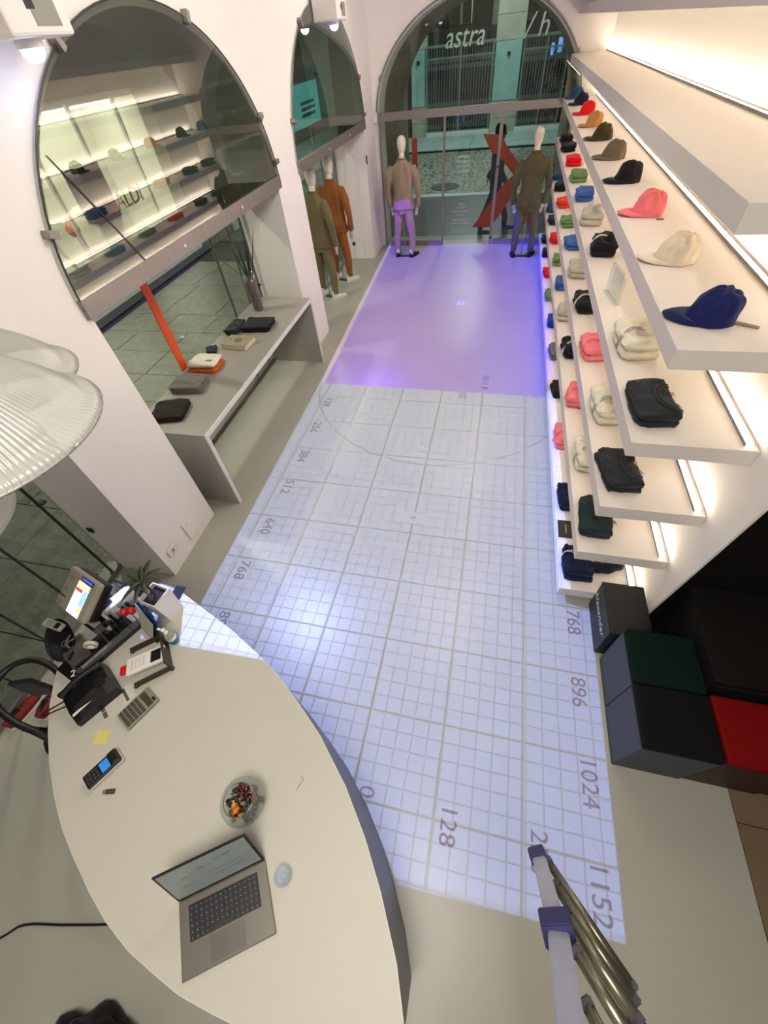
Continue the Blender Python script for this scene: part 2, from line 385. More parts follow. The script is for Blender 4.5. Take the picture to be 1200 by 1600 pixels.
# ------------------------------------------------------------------ window bays in the left wall
def arch_pane(A, x0, x1, zb, inset=0.0, n=36, horiz=True, y0=0, y1=0):
    pts = [(A.c - (A.a + inset) * math.cos(PI * i / n), A.z0 + (A.b + inset) * math.sin(PI * i / n)) for i in range(n + 1)]
    pts = [(u, max(z, zb)) for u, z in pts]
    bm = B()
    if horiz: f = lambda u, z, s: ((x0, x1)[s], u, z)
    else: f = lambda u, z, s: (u, (y0, y1)[s], z)
    a = [bm.verts.new(f(u, z, 0)) for u, z in pts]; b = [bm.verts.new(f(u, z, 1)) for u, z in pts]
    bm.faces.new(a); bm.faces.new(b[::-1])
    k = len(pts)
    for i in range(k): bm.faces.new((a[i], a[(i + 1) % k], b[(i + 1) % k], b[i]))
    return bm
def arch_edge(A, x, r, horiz=True, inset=0.0, n=40):
    pts = [(A.c - (A.a + inset) * math.cos(PI * i / n), A.z0 + (A.b + inset) * math.sin(PI * i / n)) for i in range(n + 1)]
    return tube(B(), [((x, u, z) if horiz else (u, x, z)) for u, z in pts], r, 6)
EDGE = mat('glass_edge', srgb(60, 66, 58), 0.3)
def bay(idx, A, crack=False):
    wn = bpy.data.objects.new('window_%d' % idx, None); C.objects.link(wn); wn['kind'] = 'structure'
    y0, y1 = A.c - A.a, A.c + A.a
    obj('pane', arch_pane(A, -2.480, -2.472, 2.09, 0.035), GLASS, wn)
    obj('pane_edge', arch_edge(A, -2.476, 0.006, inset=0.036), EDGE, wn)
    # steel bar across the springing, with its end cap
    obj('cross_bar', box(B(), -2.515, -2.465, y0 - 0.04, y1 + 0.04, 1.975, 2.088, 0.003), STEEL, wn)
    obj('soffit_panel', box(B(), -3.09, -2.52, y0 + 0.005, y1 - 0.005, 1.99, 2.04), DARKSTEEL, wn)
    for yb in (A.c - 0.45, A.c + 0.62):
        bm = lathe(B(), [(0.012, 0), (0.012, 0.006), (0.0, 0.008)], 12); bmesh.ops.rotate(bm, verts=bm.verts, matrix=Matrix.Rotation(PI / 2, 3, 'Y'))
        o = obj('bolt_cap', bm, WHITEP, wn); o.location = (-2.464, yb, 2.03)
    for k, th in enumerate((0.10, 0.33, 0.62, 0.86, 0.97)[:5]):
        u = A.c - (A.a + 0.04) * math.cos(PI * th); z = A.z0 + (A.b + 0.04) * math.sin(PI * th)
        if z < 2.15: z = 2.2
        bm = box(B(), -0.03, 0.03, -0.02, 0.02, -0.035, 0.035, 0.003)
        o = obj('clamp', bm, STEEL, wn); o.location = (-2.475, u, z); o.rotation_euler = (-(PI * th) + PI / 2, 0, 0)
    # lower glazing at the outside of the bay, upright glass sheets with thin joints
    obj('lower_pane', box(B(), -3.085, -3.077, y0, y1, 0.05, 1.99), LOWGLASS, wn)
    obj('bottom_rail', box(B(), -3.11 if idx != 3 else -3.19, -3.06, y0, y1, 0.0, 0.05), STEEL, wn)
    for yj in ((y1 - 0.03, y1 - 0.35, y1 - 0.75) if idx != 3 else (1.33, 0.95, 0.62, 0.30, 0.0)):
        obj('upright', box(B(), -3.10, -3.07, yj - 0.005, yj + 0.005, 0.05, 1.99), DARKSTEEL if idx == 3 else STEEL, wn)
    obj('handle', box(B(), -3.07, -3.02, y1 - 0.10, y1 - 0.06, 0.98, 1.0, 0.003), DARKSTEEL, wn)
    return wn
w1 = bay(1, A1); w2 = bay(2, A2); w3 = bay(3, A0)
# loose joint line across the first pane
obj('pane_joint', tube(B(), [(-2.468, 2.44, 2.72), (-2.468, 2.53, 2.57), (-2.468, 2.80, 2.09)], 0.0045, 5), EDGE, w1)
ORANGE = mat('orange_film', srgb(222, 78, 18), 0.5, var=0.03)
tag(obj('vinyl_band', box(B(), -3.074, -3.068, 3.27, 3.37, 0.89, 1.985), ORANGE), 'straight orange vertical band on the glass above the display bench', 'decal')

# ------------------------------------------------------------------ entrance: arch glass, bar, posts, door leaves
dr = bpy.data.objects.new('door_1', None); C.objects.link(dr); dr['kind'] = 'structure'
obj('fanlight', arch_pane(AD, 0, 0, 2.09, 0.03, horiz=False, y0=9.93, y1=9.938), DOORGLASS, dr)
obj('pane_edge', arch_edge(AD, 9.93, 0.012, horiz=False, inset=0.03), STEEL, dr)
obj('cross_bar', box(B(), -2.52, 1.0, 9.90, 9.96, 1.975, 2.088, 0.003), STEEL, dr)
obj('end_block', box(B(), -2.49, -2.42, 9.85, 9.93, 1.97, 2.10, 0.004), WHITEP, dr)
for (x, r) in ((-2.40, .012), (-1.20, .02), (-0.205, .028), (0.95, .02)):
    obj('post', box(B(), x - r, x + r, 9.91, 9.95, 0.0, 1.975, 0.002), STEEL, dr)
for (x0, x1) in ((-2.385, -1.225), (-1.175, -0.24), (-0.17, 0.925)):
    obj('door_pane', box(B(), x0, x1, 9.925, 9.933, 0.09, 1.97), DOORGLASS, dr)
for (x0, x1) in ((-2.385, -1.225), (-0.17, 0.925)):
    obj('bottom_rail', box(B(), x0, x1, 9.915, 9.945, 0.0, 0.09, 0.002), STEEL, dr)
for z in (1.25, 0.12): obj('hinge', box(B(), -0.225, -0.18, 9.895, 9.91, z - .012, z + .012, 0.002), BLACK, dr)
for th in (0.12, 0.5, 0.86):
    u = AD.c - (AD.a + .04) * math.cos(PI * th); z = AD.z0 + (AD.b + .04) * math.sin(PI * th)
    o = obj('clamp', box(B(), -0.035, 0.035, -0.03, 0.03, -0.02, 0.02, 0.003), STEEL, dr); o.location = (u, 9.93, z); o.rotation_euler = (0, PI * th - PI / 2, 0)
# orange zigzag film and a short orange piece
def film(pts, label):
    bm = B(); Mx = Matrix(((1, 0, 0, 0), (0, 0, 1, 0), (0, 1, 0, 0), (0, 0, 0, 1)))
    prism(bm, pts, 9.918, 9.922, Mx)
    return tag(obj('vinyl_band', bm, ORANGE_D), label, 'decal')
ORANGE_D = mat('orange_film_door', srgb(134, 52, 20), 0.5, var=0.03)
film([(-.51, 1.71), (-.20, 1.69), (-.05, 1.50), (.24, 1.22), (.24, .97), (-.10, .46), (-.24, .30), (-.60, .30), (-.50, .42), (-.06, .99), (.10, 1.12), (-.22, 1.42), (-.34, 1.45)], 'orange zigzag film on glass of right entrance door')
film([(-1.80, 1.72), (-1.70, 1.72), (-1.70, 1.20), (-1.80, 1.20)], 'short orange strip on entrance glass behind left mannequin head')
film([(.36, .80), (.47, .80), (.52, .34), (.36, .34)], 'orange strip on glass between the legs of the olive mannequin')
# illegible white print on the middle door leaf: rows of small strokes
PRINT = mat('white_print', srgb(190, 192, 186), 0.6, var=0)
bm = B(); random.seed(3)
for (zc, xc, wd, h) in [(1.42, -.84, .22, .035), (1.35, -.84, .25, .035), (1.28, -.84, .25, .035), (1.21, -.84, .2, .03), (.70, -.84, .10, .03), (.645, -.84, .16, .03), (.58, -.84, .36, .025), (.52, -.86, .18, .02), (.44, -.86, .28, .035), (.38, -.86, .38, .035)]:
    x = xc - wd / 2
    while x < xc + wd / 2:
        ww = random.uniform(.008, .02)
        box(bm, x, x + ww * .6, 9.9205, 9.9225, zc - h / 2 * random.uniform(.5, 1), zc + h / 2 * random.uniform(.5, 1)); x += ww
obj('door_print', bm, PRINT, dr)
bm = B()
for k in range(10):
    cx = -1.02 + k * .04
    tube(bm, [(cx + .014 * math.cos(a), 9.921, .24 + (.022 if k % 3 else .034) * math.sin(a)) for a in [i * PI / 5 for i in range(8)]], .0035, 4)
obj('door_print', bm, PRINT, dr)

# ------------------------------------------------------------------ street outside
STONE = mat('paving_basalt', srgb(112, 112, 98), 0.36, var=0.4, scale=7, bump=1.0, bscale=16)
struct_base = lambda o: struct(o)
bm = box(B(), -14, -3.11, -4, 11.2, -0.2, -0.035)
ss = struct(obj('side_street', bm, mat('joint_dark', srgb(40, 40, 34), 0.9)))
random.seed(11)
y = 0.0
for r_ in range(14):
    x = -3.12; 
    while x > -6.6:
        wd = random.uniform(0.75, 1.15)
        x1 = max(x - wd, -6.62)
        if x - x1 > 0.15:
            obj('paving_slab', box(B(), x1 + .006, x - .004, y + .005, y + .645, -0.03, -0.006 + random.uniform(-.003, .003)), STONE, ss)
        x -= wd
    y += 0.65
tag(obj('manhole_disc', lathe(B(), [(0.0, -.003), (.035, -.003), (.035, .0), (.028, .001), (.022, .0), (.0, -.001)], 16, (-4.99, 5.68, 0.0)), WHITEP), 'small white ringed disc set in the dark side street paving', 'marker')
# street in front of the entrance
def cobble_mat():
    M = bpy.data.materials.new('cobbles'); M.use_nodes = True; nt = M.node_tree; p = nt.nodes['Principled BSDF']
    tc = nt.nodes.new('ShaderNodeTexCoord'); mp = nt.nodes.new('ShaderNodeMapping')
    # fan layout: distort the coordinates with a sine along X
    sep = nt.nodes.new('ShaderNodeSeparateXYZ'); nt.links.new(tc.outputs['Object'], sep.inputs[0]); q_ = NT(nt)
    wv = q_.m('ABSOLUTE', q_.m('SINE', q_.m('MULTIPLY', sep.outputs[0], 2.6)))
    yy = q_.m('ADD', sep.outputs[1], q_.m('MULTIPLY', wv, 0.45))
    cb = nt.nodes.new('ShaderNodeCombineXYZ'); nt.links.new(sep.outputs[0], cb.inputs[0]); nt.links.new(yy, cb.inputs[1])
    v = nt.nodes.new('ShaderNodeTexVoronoi'); v.inputs['Scale'].default_value = 6.5; v.feature = 'DISTANCE_TO_EDGE'; nt.links.new(cb.outputs[0], v.inputs['Vector'])
    rp = nt.nodes.new('ShaderNodeValToRGB'); rp.color_ramp.elements[0].position = 0.02; rp.color_ramp.elements[0].color = srgb(60, 62, 54); rp.color_ramp.elements[1].position = 0.16; rp.color_ramp.elements[1].color = srgb(150, 152, 138)
    nt.links.new(v.outputs[0], rp.inputs[0]); nt.links.new(rp.outputs[0], p.inputs['Base Color']); p.inputs['Roughness'].default_value = 0.45
    b = nt.nodes.new('ShaderNodeBump'); b.inputs['Strength'].default_value = 0.8; b.inputs['Distance'].default_value = 0.03
    nt.links.new(v.outputs[0], b.inputs['Height']); nt.links.new(b.outputs[0], p.inputs['Normal'])
    return M
struct(obj('threshold', box(B(), -7, 6, 10.5, 13.75, -0.2, -0.01), mat('threshold_stone', srgb(84, 84, 76), 0.4, var=0.1, scale=3)))
struct(obj('kerb', box(B(), -12, 8, 13.75, 14.05, -0.2, 0.0), mat('kerb_stone', srgb(170, 178, 170), 0.5, var=0.1)))
struct(obj('cobbled_street', box(B(), -14, 10, 14.05, 20.0, -0.2, -0.03), cobble_mat()))
tag(obj('manhole_cover', lathe(B(), [(0, 0), (.42, 0), (.42, .012), (.36, .014), (.34, .008), (0, .01)], 28, (-1.75, 14.9, -.028)), mat('iron_cover', srgb(60, 62, 56), 0.5, 0.5)), 'dark round iron manhole cover in the cobbled street', 'manhole')
PAVEM = mat('sidewalk_stone', srgb(150, 168, 165), 0.5, var=0.15, scale=2)
sw = struct(obj('sidewalk', box(B(), -14, 10, 20.0, 23.0, -0.2, 0.02), mat('joint_dark', srgb(40, 40, 34), 0.9)))
for i in range(12):
    for j in range(3):
        obj('paving_slab', box(B(), -9 + i * 1.25, -9 + i * 1.25 + 1.235, 20.0 + j, 20.985 + j, 0.0, 0.045 + random.uniform(-.003, .003)), PAVEM, sw)
# facade across
bd = thing('street_building', 'dark stone building with gated openings across the cobbled street', 'building', (0, 23.0, 0))
bdm = mat('facade_dark', srgb(104, 96, 80), 0.8, var=0.15, scale=2)
obj('wall', box(B(), -14, 10, 0.5, 0.9, 0, 9), bdm, bd)
TRAV = mat('travertine', srgb(176, 172, 156), 0.8, var=0.18, scale=3, bump=0.4, bscale=8)
TEALP = mat('teal_lit_stone', srgb(142, 182, 178), 0.55, var=0.2, scale=3, bump=0.2, bscale=6)  # teal light on the pale pilasters, painted into added panels
for (x0, x1) in ((-6.4, -5.4), (-4.15, -3.55), (-0.98, 0.02), (2.6, 3.6)):
    for j, (z0, z1) in enumerate(((0.0, .45), (.46, .95), (2.50, 3.1), (3.11, 3.7), (3.71, 4.3), (4.31, 5.0), (5.01, 5.7))):
        obj('stone_block', box(B(), x0, x1, 0.0 + .006 * (j % 2), 0.5, z0, z1, 0.008), TRAV, bd)
    obj('teal_lit_panel', box(B(), x0 + .02, x1 - .05, -0.02, 0.5, .96, 2.49, 0.004), TEALP, bd)
    obj('hook', box(B(), (x0 + x1) / 2 - .06, (x0 + x1) / 2 + .06, -.08, -.02, 2.12, 2.22, 0.01), BLACK, bd)
obj('upper_window', box(B(), -3.4, -1.2, 0.35, 0.49, 3.0, 6.0), mat('dark_glass', srgb(38, 34, 28), 0.15), bd)
obj('upper_window', box(B(), .2, 2.4, 0.35, 0.49, 3.0, 6.0), mat('dark_glass', srgb(38, 34, 28), 0.15), bd)
obj('window_mullion', box(B(), -2.35, -2.27, 0.3, 0.36, 3.0, 6.0), bdm, bd)
obj('window_mullion', box(B(), -1.95, -1.92, 0.3, 0.36, 3.0, 6.0), TRAV, bd)
obj('sill', box(B(), -3.55, -0.98, -0.15, 0.3, 0.0, 0.16, 0.01), mat('white_sill', srgb(205, 215, 208), 0.5), bd)
obj('sill', box(B(), 0.02, 2.6, -0.15, 0.3, 0.0, 0.16, 0.01), mat('white_sill', srgb(205, 215, 208), 0.5), bd)
GATE = mat('gate_metal', srgb(120, 132, 124), 0.5, 0.3)
GATET = mat('gate_teal', srgb(104, 140, 132), 0.5, 0.2)
def gate(x0, x1, label):
    g = thing('folding_gate', label, 'gate', (x0, 22.95, 0.16))
    W_ = x1 - x0; Hh = 2.34
    obj('top_bar', box(B(), 0, W_, 0, .06, Hh, Hh + .07), GATET if x0 > -1 else GATE, g)
    obj('bottom_bar', box(B(), 0, W_, 0, .05, 0, .04), GATE, g)
    obj('rail', box(B(), 0, W_, .02, .05, Hh - .30, Hh - .25), GATE, g)
    for fx in (0.0, .5, .97): obj('upright', box(B(), fx * W_, fx * W_ + .05, -.01, .05, .04, Hh), GATET, g)
    bm = B(); n = int(W_ / .1)
    for i in range(1, n): tube(bm, [(i * W_ / n, .03, .04), (i * W_ / n, .03, Hh)], .011, 4)
    o = obj('upright_bars', bm, GATE, g); o['kind'] = 'stuff'
    bm = B()
    for zb in (.10, .75, 1.75, 1.92):
        for i in range(n):
            a0, a1 = i * W_ / n, (i + 1) * W_ / n
            for s in (0, 1):
                tube(bm, [(a0, .015, zb + (.15 if s else 0)), (a1, .015, zb + (0 if s else .15))], .009, 4)
    o = obj('lattice', bm, GATE, g); o['kind'] = 'stuff'
    return g
gate(-3.55, -0.98, 'closed folding lattice gate left of the middle pilaster across street')
gate(0.03, 1.62, 'closed folding lattice gate right of the middle pilaster across street')
BLUEW = mat('blue_screen', srgb(90, 150, 220), 0.5, emit=srgb(90, 150, 220), es=0.7)
for i, (x, z, w_, h_) in enumerate(((1.0, 2.0, .12, .3), (1.24, 2.05, .14, .36))):
    tag(obj('lit_display', box(B(), x, x + w_, 23.3, 23.34, z, z + h_), BLUEW), ('smaller', 'larger')[i] + ' blue lit display behind right street gate', 'screen')
for x0, x1 in ((-3.55, -.98), (.02, 2.6)): obj('doorway', box(B(), x0, x1, 0.42, 0.499, 0.02, 2.9), mat('doorway_dark', srgb(16, 15, 14), .5), bd)
SIGNW = mat('sign_white', srgb(205, 200, 182), 0.6, var=0.03)
sg = thing('shop_sign', 'pale slanted letters standing above the left street gate', 'sign', (-2.12, 22.9, 2.70))
text('lettering', 'astra', .80, SIGNW, sg, (0, 0, 0), (PI / 2, 0, 0), .02, shear=.25, sx=.92)
sg = thing('shop_sign', 'white slash and letter standing above the right street gate', 'sign', (0.2, 22.88, 2.75))
text('lettering', '/', .85, SIGNW, sg, (-.12, 0, 0), (PI / 2, 0, 0), .02, shear=.3)
text('lettering', 'h', .8, SIGNW, sg, (.42, 0, 0), (PI / 2, 0, 0), .02, shear=.2)
# neighbouring outer walls left of the entrance and the side-street facade with its lit shop window
fs = thing('corner_building', 'pale building with a lit shop window across the side street', 'building', (-6.8, 0, 0))
fm = mat('facade_pale', srgb(120, 118, 104), 0.8, var=0.15, scale=2, bump=0.3, bscale=6)
for (y0, y1, z0, z1) in ((-4, 5.6, 0, 5.5), (9.7, 11.2, 0, 5.5), (5.6, 9.7, 2.75, 5.5), (5.6, 9.7, 0, .12)):
    obj('wall', box(B(), -.3, 0, y0, y1, z0, z1), fm, fs)
WI = mat('window_white', srgb(232, 230, 218), 0.6, var=0.01)
obj('window_floor', box(B(), -1.6, -0.0, 5.6, 9.7, .12, .2), WI, fs)
obj('window_back', box(B(), -1.7, -1.6, 5.6, 9.7, .2, 2.75), WI, fs)
obj('window_head', box(B(), -1.6, -0.3, 5.6, 9.7, 2.65, 2.75), WI, fs)
obj('window_side', box(B(), -1.6, -0.3, 5.5, 5.6, .2, 2.75), WI, fs)
obj('window_side', box(B(), -1.6, -0.3, 9.7, 9.8, .2, 2.75), WI, fs)
for yj in (6.55, 7.6, 8.7): obj('window_post', box(B(), -.05, .0, yj - .03, yj + .03, .2, 2.7), WI, fs)
obj('dark_door', box(B(), -.32, .01, 7.15, 7.66, 1.25, 2.0, .0), BLACK, fs)
obj('light_panel', box(B(), -1.3, -.6, 5.9, 9.4, 2.60, 2.64), mat('window_light', (1, 1, 1), 0.5, var=0, emit=srgb(255, 250, 235), es=5), fs)
text('lettering', 'SALDI', .36, mat('red_letters', srgb(200, 30, 15), 0.5), fs, (.012, 7.95, 1.42), (PI / 2, 0, PI / 2), .004)
tag(obj('red_ball', lathe(B(), [(.0, -.11), (.06, -.095), (.095, -.05), (.11, 0), (.095, .05), (.06, .095), (0, .11)], 16, (-7.1, 6.75, 1.28)), mat('red_gloss', srgb(225, 60, 35), 0.3), smooth=True), 'round red ball in the lit shop window across side street', 'ball')
t = thing('display_stand', 'white slanted display stand under the red ball in shop window', 'stand', (-7.1, 6.75, .2))
obj('pole', tube(B(), [(0, 0, 0), (0, 0, .97)], .015, 8), WHITEP, t); obj('base', box(B(), -.2, .2, -.25, .25, 0, .05, .01), WHITEP, t)
obj('brace', tube(B(), [(.15, -.3, .05), (-.05, -.45, 1.0)], .03, 6), WHITEP, t)
t = thing('display_case', 'white translucent case beside the red ball in shop window', 'case', (-7.2, 7.45, .2))
obj('body', box(B(), -.25, .25, -.28, .28, 0, 1.15, .05), WI, t); obj('lid', box(B(), -.22, .22, -.25, .25, 1.15, 1.28, .06), WHITEP, t)
pt = thing('window_poster', 'teal poster with small dark print on the side street facade', 'poster', (-6.78, 17.6, 1.75))
obj('backing', box(B(), 0, .02, -1.6, 1.6, -.55, .45, .0), mat('teal_poster', srgb(110, 200, 200), 0.5, emit=srgb(110, 200, 200), es=.3), pt)
bm = B(); random.seed(5)
for zc in (0.0, -.14, -.28):
    yy = -.2
    while yy < 1.1:
        ww = random.uniform(.05, .12); box(bm, .021, .025, yy, yy + ww * .75, zc - .04, zc + .04); yy += ww
obj('print', bm, mat('dark_print', srgb(30, 50, 60), 0.6, var=0), pt)
o = thing('far_building', 'grey stone building beyond the side street corner', 'building', (-6.8, 11.2, 0))
obj('wall', box(B(), -.3, 0, 0, 9, 0, 6), fm, o); obj('pilaster', box(B(), 0, .12, 3, 3.8, 0, 6), TRAV, o); obj('plinth', box(B(), 0, .06, 0, 9, 0, .5), TRAV, o)

# ------------------------------------------------------------------ shelving on the right wall
XF, XW, YN, YF = 0.747, 1.30, 1.764, 9.93
ZS = [0.167, 0.657, 1.119, 1.600, 2.083, 2.567, 3.048]
SHN = ['lowest shelf', 'second shelf from floor', 'third shelf from floor', 'shelf just below the caps', 'shelf of caps', 'empty shelf above the caps', 'topmost shelf at the ceiling']
GREYEDGE = mat('shelf_edge', srgb(176, 168, 158), 0.6, var=0.02)
LED = mat('led_strip', (1, 1, 1), 0.5, var=0, emit=srgb(255, 241, 220), es=15)
for i, z in enumerate(ZS):
    t = thing('wall_shelf', 'long thick cream wall shelf, ' + SHN[i], 'shelf', (XW, YN, z), group='stacked shelves along the right wall')
    L_ = YF - YN
    bm = box(B(), XF - XW, -0.002, 0, L_, -0.088, 0, 0.002)
    obj('board', bm, SHELFM, t)
    if i < 6:
        obj('light_channel', box(B(), -.062, -.058, .03, L_ - .05, 0.0005, .016), GREYP, t)
        obj('light_channel', box(B(), -.022, -.018, .03, L_ - .05, 0.0005, .010), GREYP, t)
        obj('light_strip', box(B(), -.055, -.025, .04, L_ - .06, 0.001, .010), LED, t)

# ------------------------------------------------------------------ garments
def cloth(name, rgb, var=.10):
    return mat('cloth_' + name, srgb(*rgb), 0.9, var=var, scale=18, bump=0.25, bscale=45, spec=0.2, sheen=0.1)
COL = dict(black=(26, 25, 28), red=(222, 22, 26), orange_red=(236, 62, 42), green=(104, 142, 84), blue=(62, 98, 168), grey=(190, 186, 172), dark_grey=(110, 110, 100), pink=(240, 128, 140),
           white=(228, 222, 204), charcoal=(38, 42, 44), navy=(18, 28, 62), denim=(44, 80, 118), slate=(34, 48, 50), royal=(30, 64, 150))
def slab_rings(w, d, z0, z1, seed, jag=.006, n=14, seg=26, off=0.0, puff=1.0):
    """closed soft slab, X width w, Y depth d; fold (round) on -X side"""
    rnd = random.Random(seed); rs = []
    h = (z1 - z0) / 2 * 1.03; zc = (z0 + z1) / 2
    for i in range(n + 1):
        t = i / n; y = -d / 2 + d * t
        e = 1 - 0.10 * (abs(2 * t - 1) ** 6)
        ring = []
        for k in range(seg):
            a = 2 * PI * k / seg; c, s = math.cos(a), math.sin(a)
            px = math.copysign(abs(c) ** (.42 if c > 0 else .8), c) * w / 2; pz = math.copysign(abs(s) ** .7, s) * h * e
            nz = noise.noise(Vector((px * 11 + seed * 3.1, y * 13, 5.0 + seed))) + .6 * noise.noise(Vector((px * 24 + y * 30, y * 12 - px * 20, seed * 1.7)))
            nn = noise.noise(Vector((px * 30, y * 30 + seed, 9.0)))
            hz = (nz * .62 + nn * .25) * h * puff if s > 0 else nz * .08 * h
            yy = y + jag * noise.noise(Vector((px * 40, seed * 7.7 + i, pz * 60))) * (1 if 0 < i < n else 2.0)
            wob = .012 * noise.noise(Vector((seed * 2.3, y * 9, 1.5 if c < 0 else 8.5)))
            ring.append((px * e + off + nn * .006 + wob, yy + .010 * noise.noise(Vector((px * 9, seed * 4.1, 2.2))) * (abs(2 * t - 1) > .7), zc + pz + hz))
        rs.append(ring)
    return rs
def folded(name, label, cat, loc, colr, w=.20, d=.30, h=.085, layers=3, seed=1, rz=0, cord=None, collar=False, hood=False, tagm=None, group=None, puff=1.0):
    t = thing(name, label, cat, loc, rz, group)
    m_ = cloth(colr, COL[colr])
    bm = B(); rnd = random.Random(seed); zz = 0.0
    for k in range(layers):
        hh = h / layers * (1.12 if k == layers - 1 else 1.0)
        rings(bm, slab_rings(w * rnd.uniform(.95, 1.0), d * rnd.uniform(.94, 1.0), zz, zz + hh, seed * 5 + k, off=rnd.uniform(-.004, .006), puff=puff * (1.2 if k == layers - 1 else .3)))
        zz += hh * .97
    if hood:
        rs = []
        for i in range(8):
            a = i / 7; rr = .25 * w * math.sin(PI * (a * .86 + .07)) + .01
            rs.append([(w * .18 + (a - .5) * w * .5, -d * .10 + rr * 1.25 * math.cos(b_), h + .012 + .6 * rr * math.sin(b_)) for b_ in [2 * PI * j / 12 for j in range(12)]])
        rings(bm, rs)
    # keep everything above the shelf
    mz = min(v.co.z for v in bm.verts)
    bmesh.ops.translate(bm, verts=bm.verts, vec=(0, 0, -mz + .0005))
    obj('folded_body', bm, m_, t, smooth=True)
    if cord:
        cm = mat('cord_' + cord, srgb(*{'white': (230, 226, 215), 'grey': (150, 146, 136), 'pink': (222, 110, 124), 'black': (20, 20, 22)}[cord]), .8, var=0)
        for s in (0, 1):
            p = smooth_curve([(w * .3, -d * .30 + s * .012, h + .02), (w * .05, -d * .22 + s * .02, h + .034), (-w * .25, -d * .12 + s * .022, h + .026), (-w * .50, -d * .22 + s * .02, h * .82), (-w * .56, -d * .3 + s * .02, h * .4)], 5)
            obj('drawstring', tube(B(), p, .0035, 5), cm, t, smooth=True)
    if collar:
        m2 = cloth(colr + '_rib', tuple(min(255, c + 12) for c in COL[colr]))
        for rr in (.060, .075):
            p = [(w * .35 - rr * 1.1 * math.cos(a), rr * 1.5 * math.sin(a) - .02, h + .016 + .01 * math.cos(a)) for a in [(-.5 + i / 12) * PI * 1.05 for i in range(13)]]
            obj('collar', tube(B(), p, .0045, 6), m2, t, smooth=True)
    if tagm:
        o = obj('swing_tag', box(B(), -.03, .03, -.017, .017, 0, .0015), tagm, t); o.location = (w * .5, -.03, h * .7); o.rotation_euler = (0, .5, .3); o['label'] = 'small card swing tag'
        o = obj('size_label', box(B(), -.008, .008, -.014, .014, 0, .002), mat('tan_label', srgb(190, 140, 100), .6), t); o.location = (w * .36, .0, h + .02)
    return t
TAGB = mat('tag_brown', srgb(120, 108, 92), 0.6)
YS = [9.45, 8.74, 7.80, 6.92, 6.07, 5.22, 4.38, 3.52, 2.69, 2.02]
ORD = ['first from the entrance', 'second from the entrance', 'third from the entrance', 'fourth from the entrance', 'fifth from the entrance', 'sixth from the entrance', 'seventh from the entrance', 'third from the near end', 'second from the near end', 'at the near end']
rows = {
    3: ['black', 'black', 'red', 'green', 'blue', 'grey', 'black', None, 'white', 'charcoal'],
    2: ['denim', 'black', 'orange_red', 'green', 'blue', 'grey', 'black', 'pink', 'white', 'charcoal'],
    1: ['denim', 'charcoal', 'red', 'green', 'blue', 'grey', 'black', 'pink', 'white', 'slate'],
    0: ['navy', 'black', 'red', 'green', 'royal', 'dark_grey', 'black', 'pink', 'navy', None]}
GN = ['folded clothes on the lowest shelf', 'folded clothes on the second shelf from the floor', 'folded clothes on the third shelf from the floor', 'folded clothes on the shelf just below the caps']
sd = 20
for r_, cols in rows.items():
    for k, c in enumerate(cols):
        if c is None: continue
        sd += 1
        kw = dict(w=.20, d=.28, h=.085, layers=2)
        nm, noun = 'folded_tee', 'folded tee'
        if c == 'black' and k == 6 and r_ > 0: kw.update(cord='white', h=.105, w=.22, d=.30, hood=True); nm, noun = 'folded_hoodie', 'folded hoodie, white cord'
        elif c == 'white': kw.update(cord='grey', h=.115, w=.225, d=.32, hood=True, puff=1.4); nm, noun = 'folded_hoodie', 'folded hoodie'
        elif c == 'pink': kw.update(cord='pink', h=.10, w=.22, d=.30); nm, noun = 'folded_hoodie', 'folded hoodie'
        elif c == 'grey': kw.update(h=.105, w=.21, d=.30, hood=(r_ == 3)); nm, noun = 'folded_sweatshirt', 'folded sweatshirt'
        elif k == 9: kw.update(collar=True, w=.215, d=.33, h=.075, tagm=TAGB)
        if r_ == 0: kw['w'] = min(kw['w'], .2)
        lab = '%s %s on the %s, %s' % (c.replace('_', ' '), noun, SHN[r_], ORD[k])
        if k == 9: lab = '%s folded tee with round collar at near end of %s' % (c, SHN[r_])
        folded(nm, lab, {'folded_tee': 't-shirt', 'folded_hoodie': 'hoodie', 'folded_sweatshirt': 'sweatshirt'}[nm], (XF + .015 + kw['w'] / 2 + random.uniform(0, .012), YS[k] + (0.03 if k == 9 else 0), ZS[r_]), c, seed=sd, rz=random.uniform(-.12, .12), group=GN[r_], **kw)
# lowest shelf, near end: navy joggers lying out with white cord, dark booklet
t = thing('folded_joggers', 'navy joggers with rolled leg and white cord at near end of lowest shelf', 'trousers', (XF + .13, 1.99, ZS[0]))
bm = B(); rings(bm, slab_rings(.22, .29, 0.001, .05, 91)); rings(bm, slab_rings(.21, .25, .048, .10, 92)); obj('folded_body', bm, cloth('navy', COL['navy']), t, smooth=True)
bm = B(); tube(bm, smooth_curve([(.06, .0, .05), (.14, -.02, .045), (.22, -.01, .04), (.29, .02, .045), (.34, .03, .04)], 4), [.045, .047, .05, .044, .05, .046, .042, .045, .05, .046, .042, .04, .045, .042, .038, .03, .02][:17], 12)
obj('rolled_leg', bm, cloth('navy_deep', (24, 26, 40)), t, smooth=True)
cm = mat('cord_white', srgb(230, 226, 215), .8, var=0)
for s in (0, 1): obj('drawstring', tube(B(), smooth_curve([(-.14, -.03, .03), (-.10, .05, .10), (-.0, .05 - s * .03, .125), (.10, .01 - s * .03, .11)], 5), .0035, 5), cm, t, smooth=True)
bl = thing('booklet', 'flat black booklet on lowest shelf between the navy garments', 'booklet', (XF + .115, 2.345, ZS[0]))
obj('cover', box(B(), -.1, .1, -.09, .09, .001, .012, .001), BLACK, bl)
bm = box(B(), -.004, .004, -.045, .045, .0125, .0130)
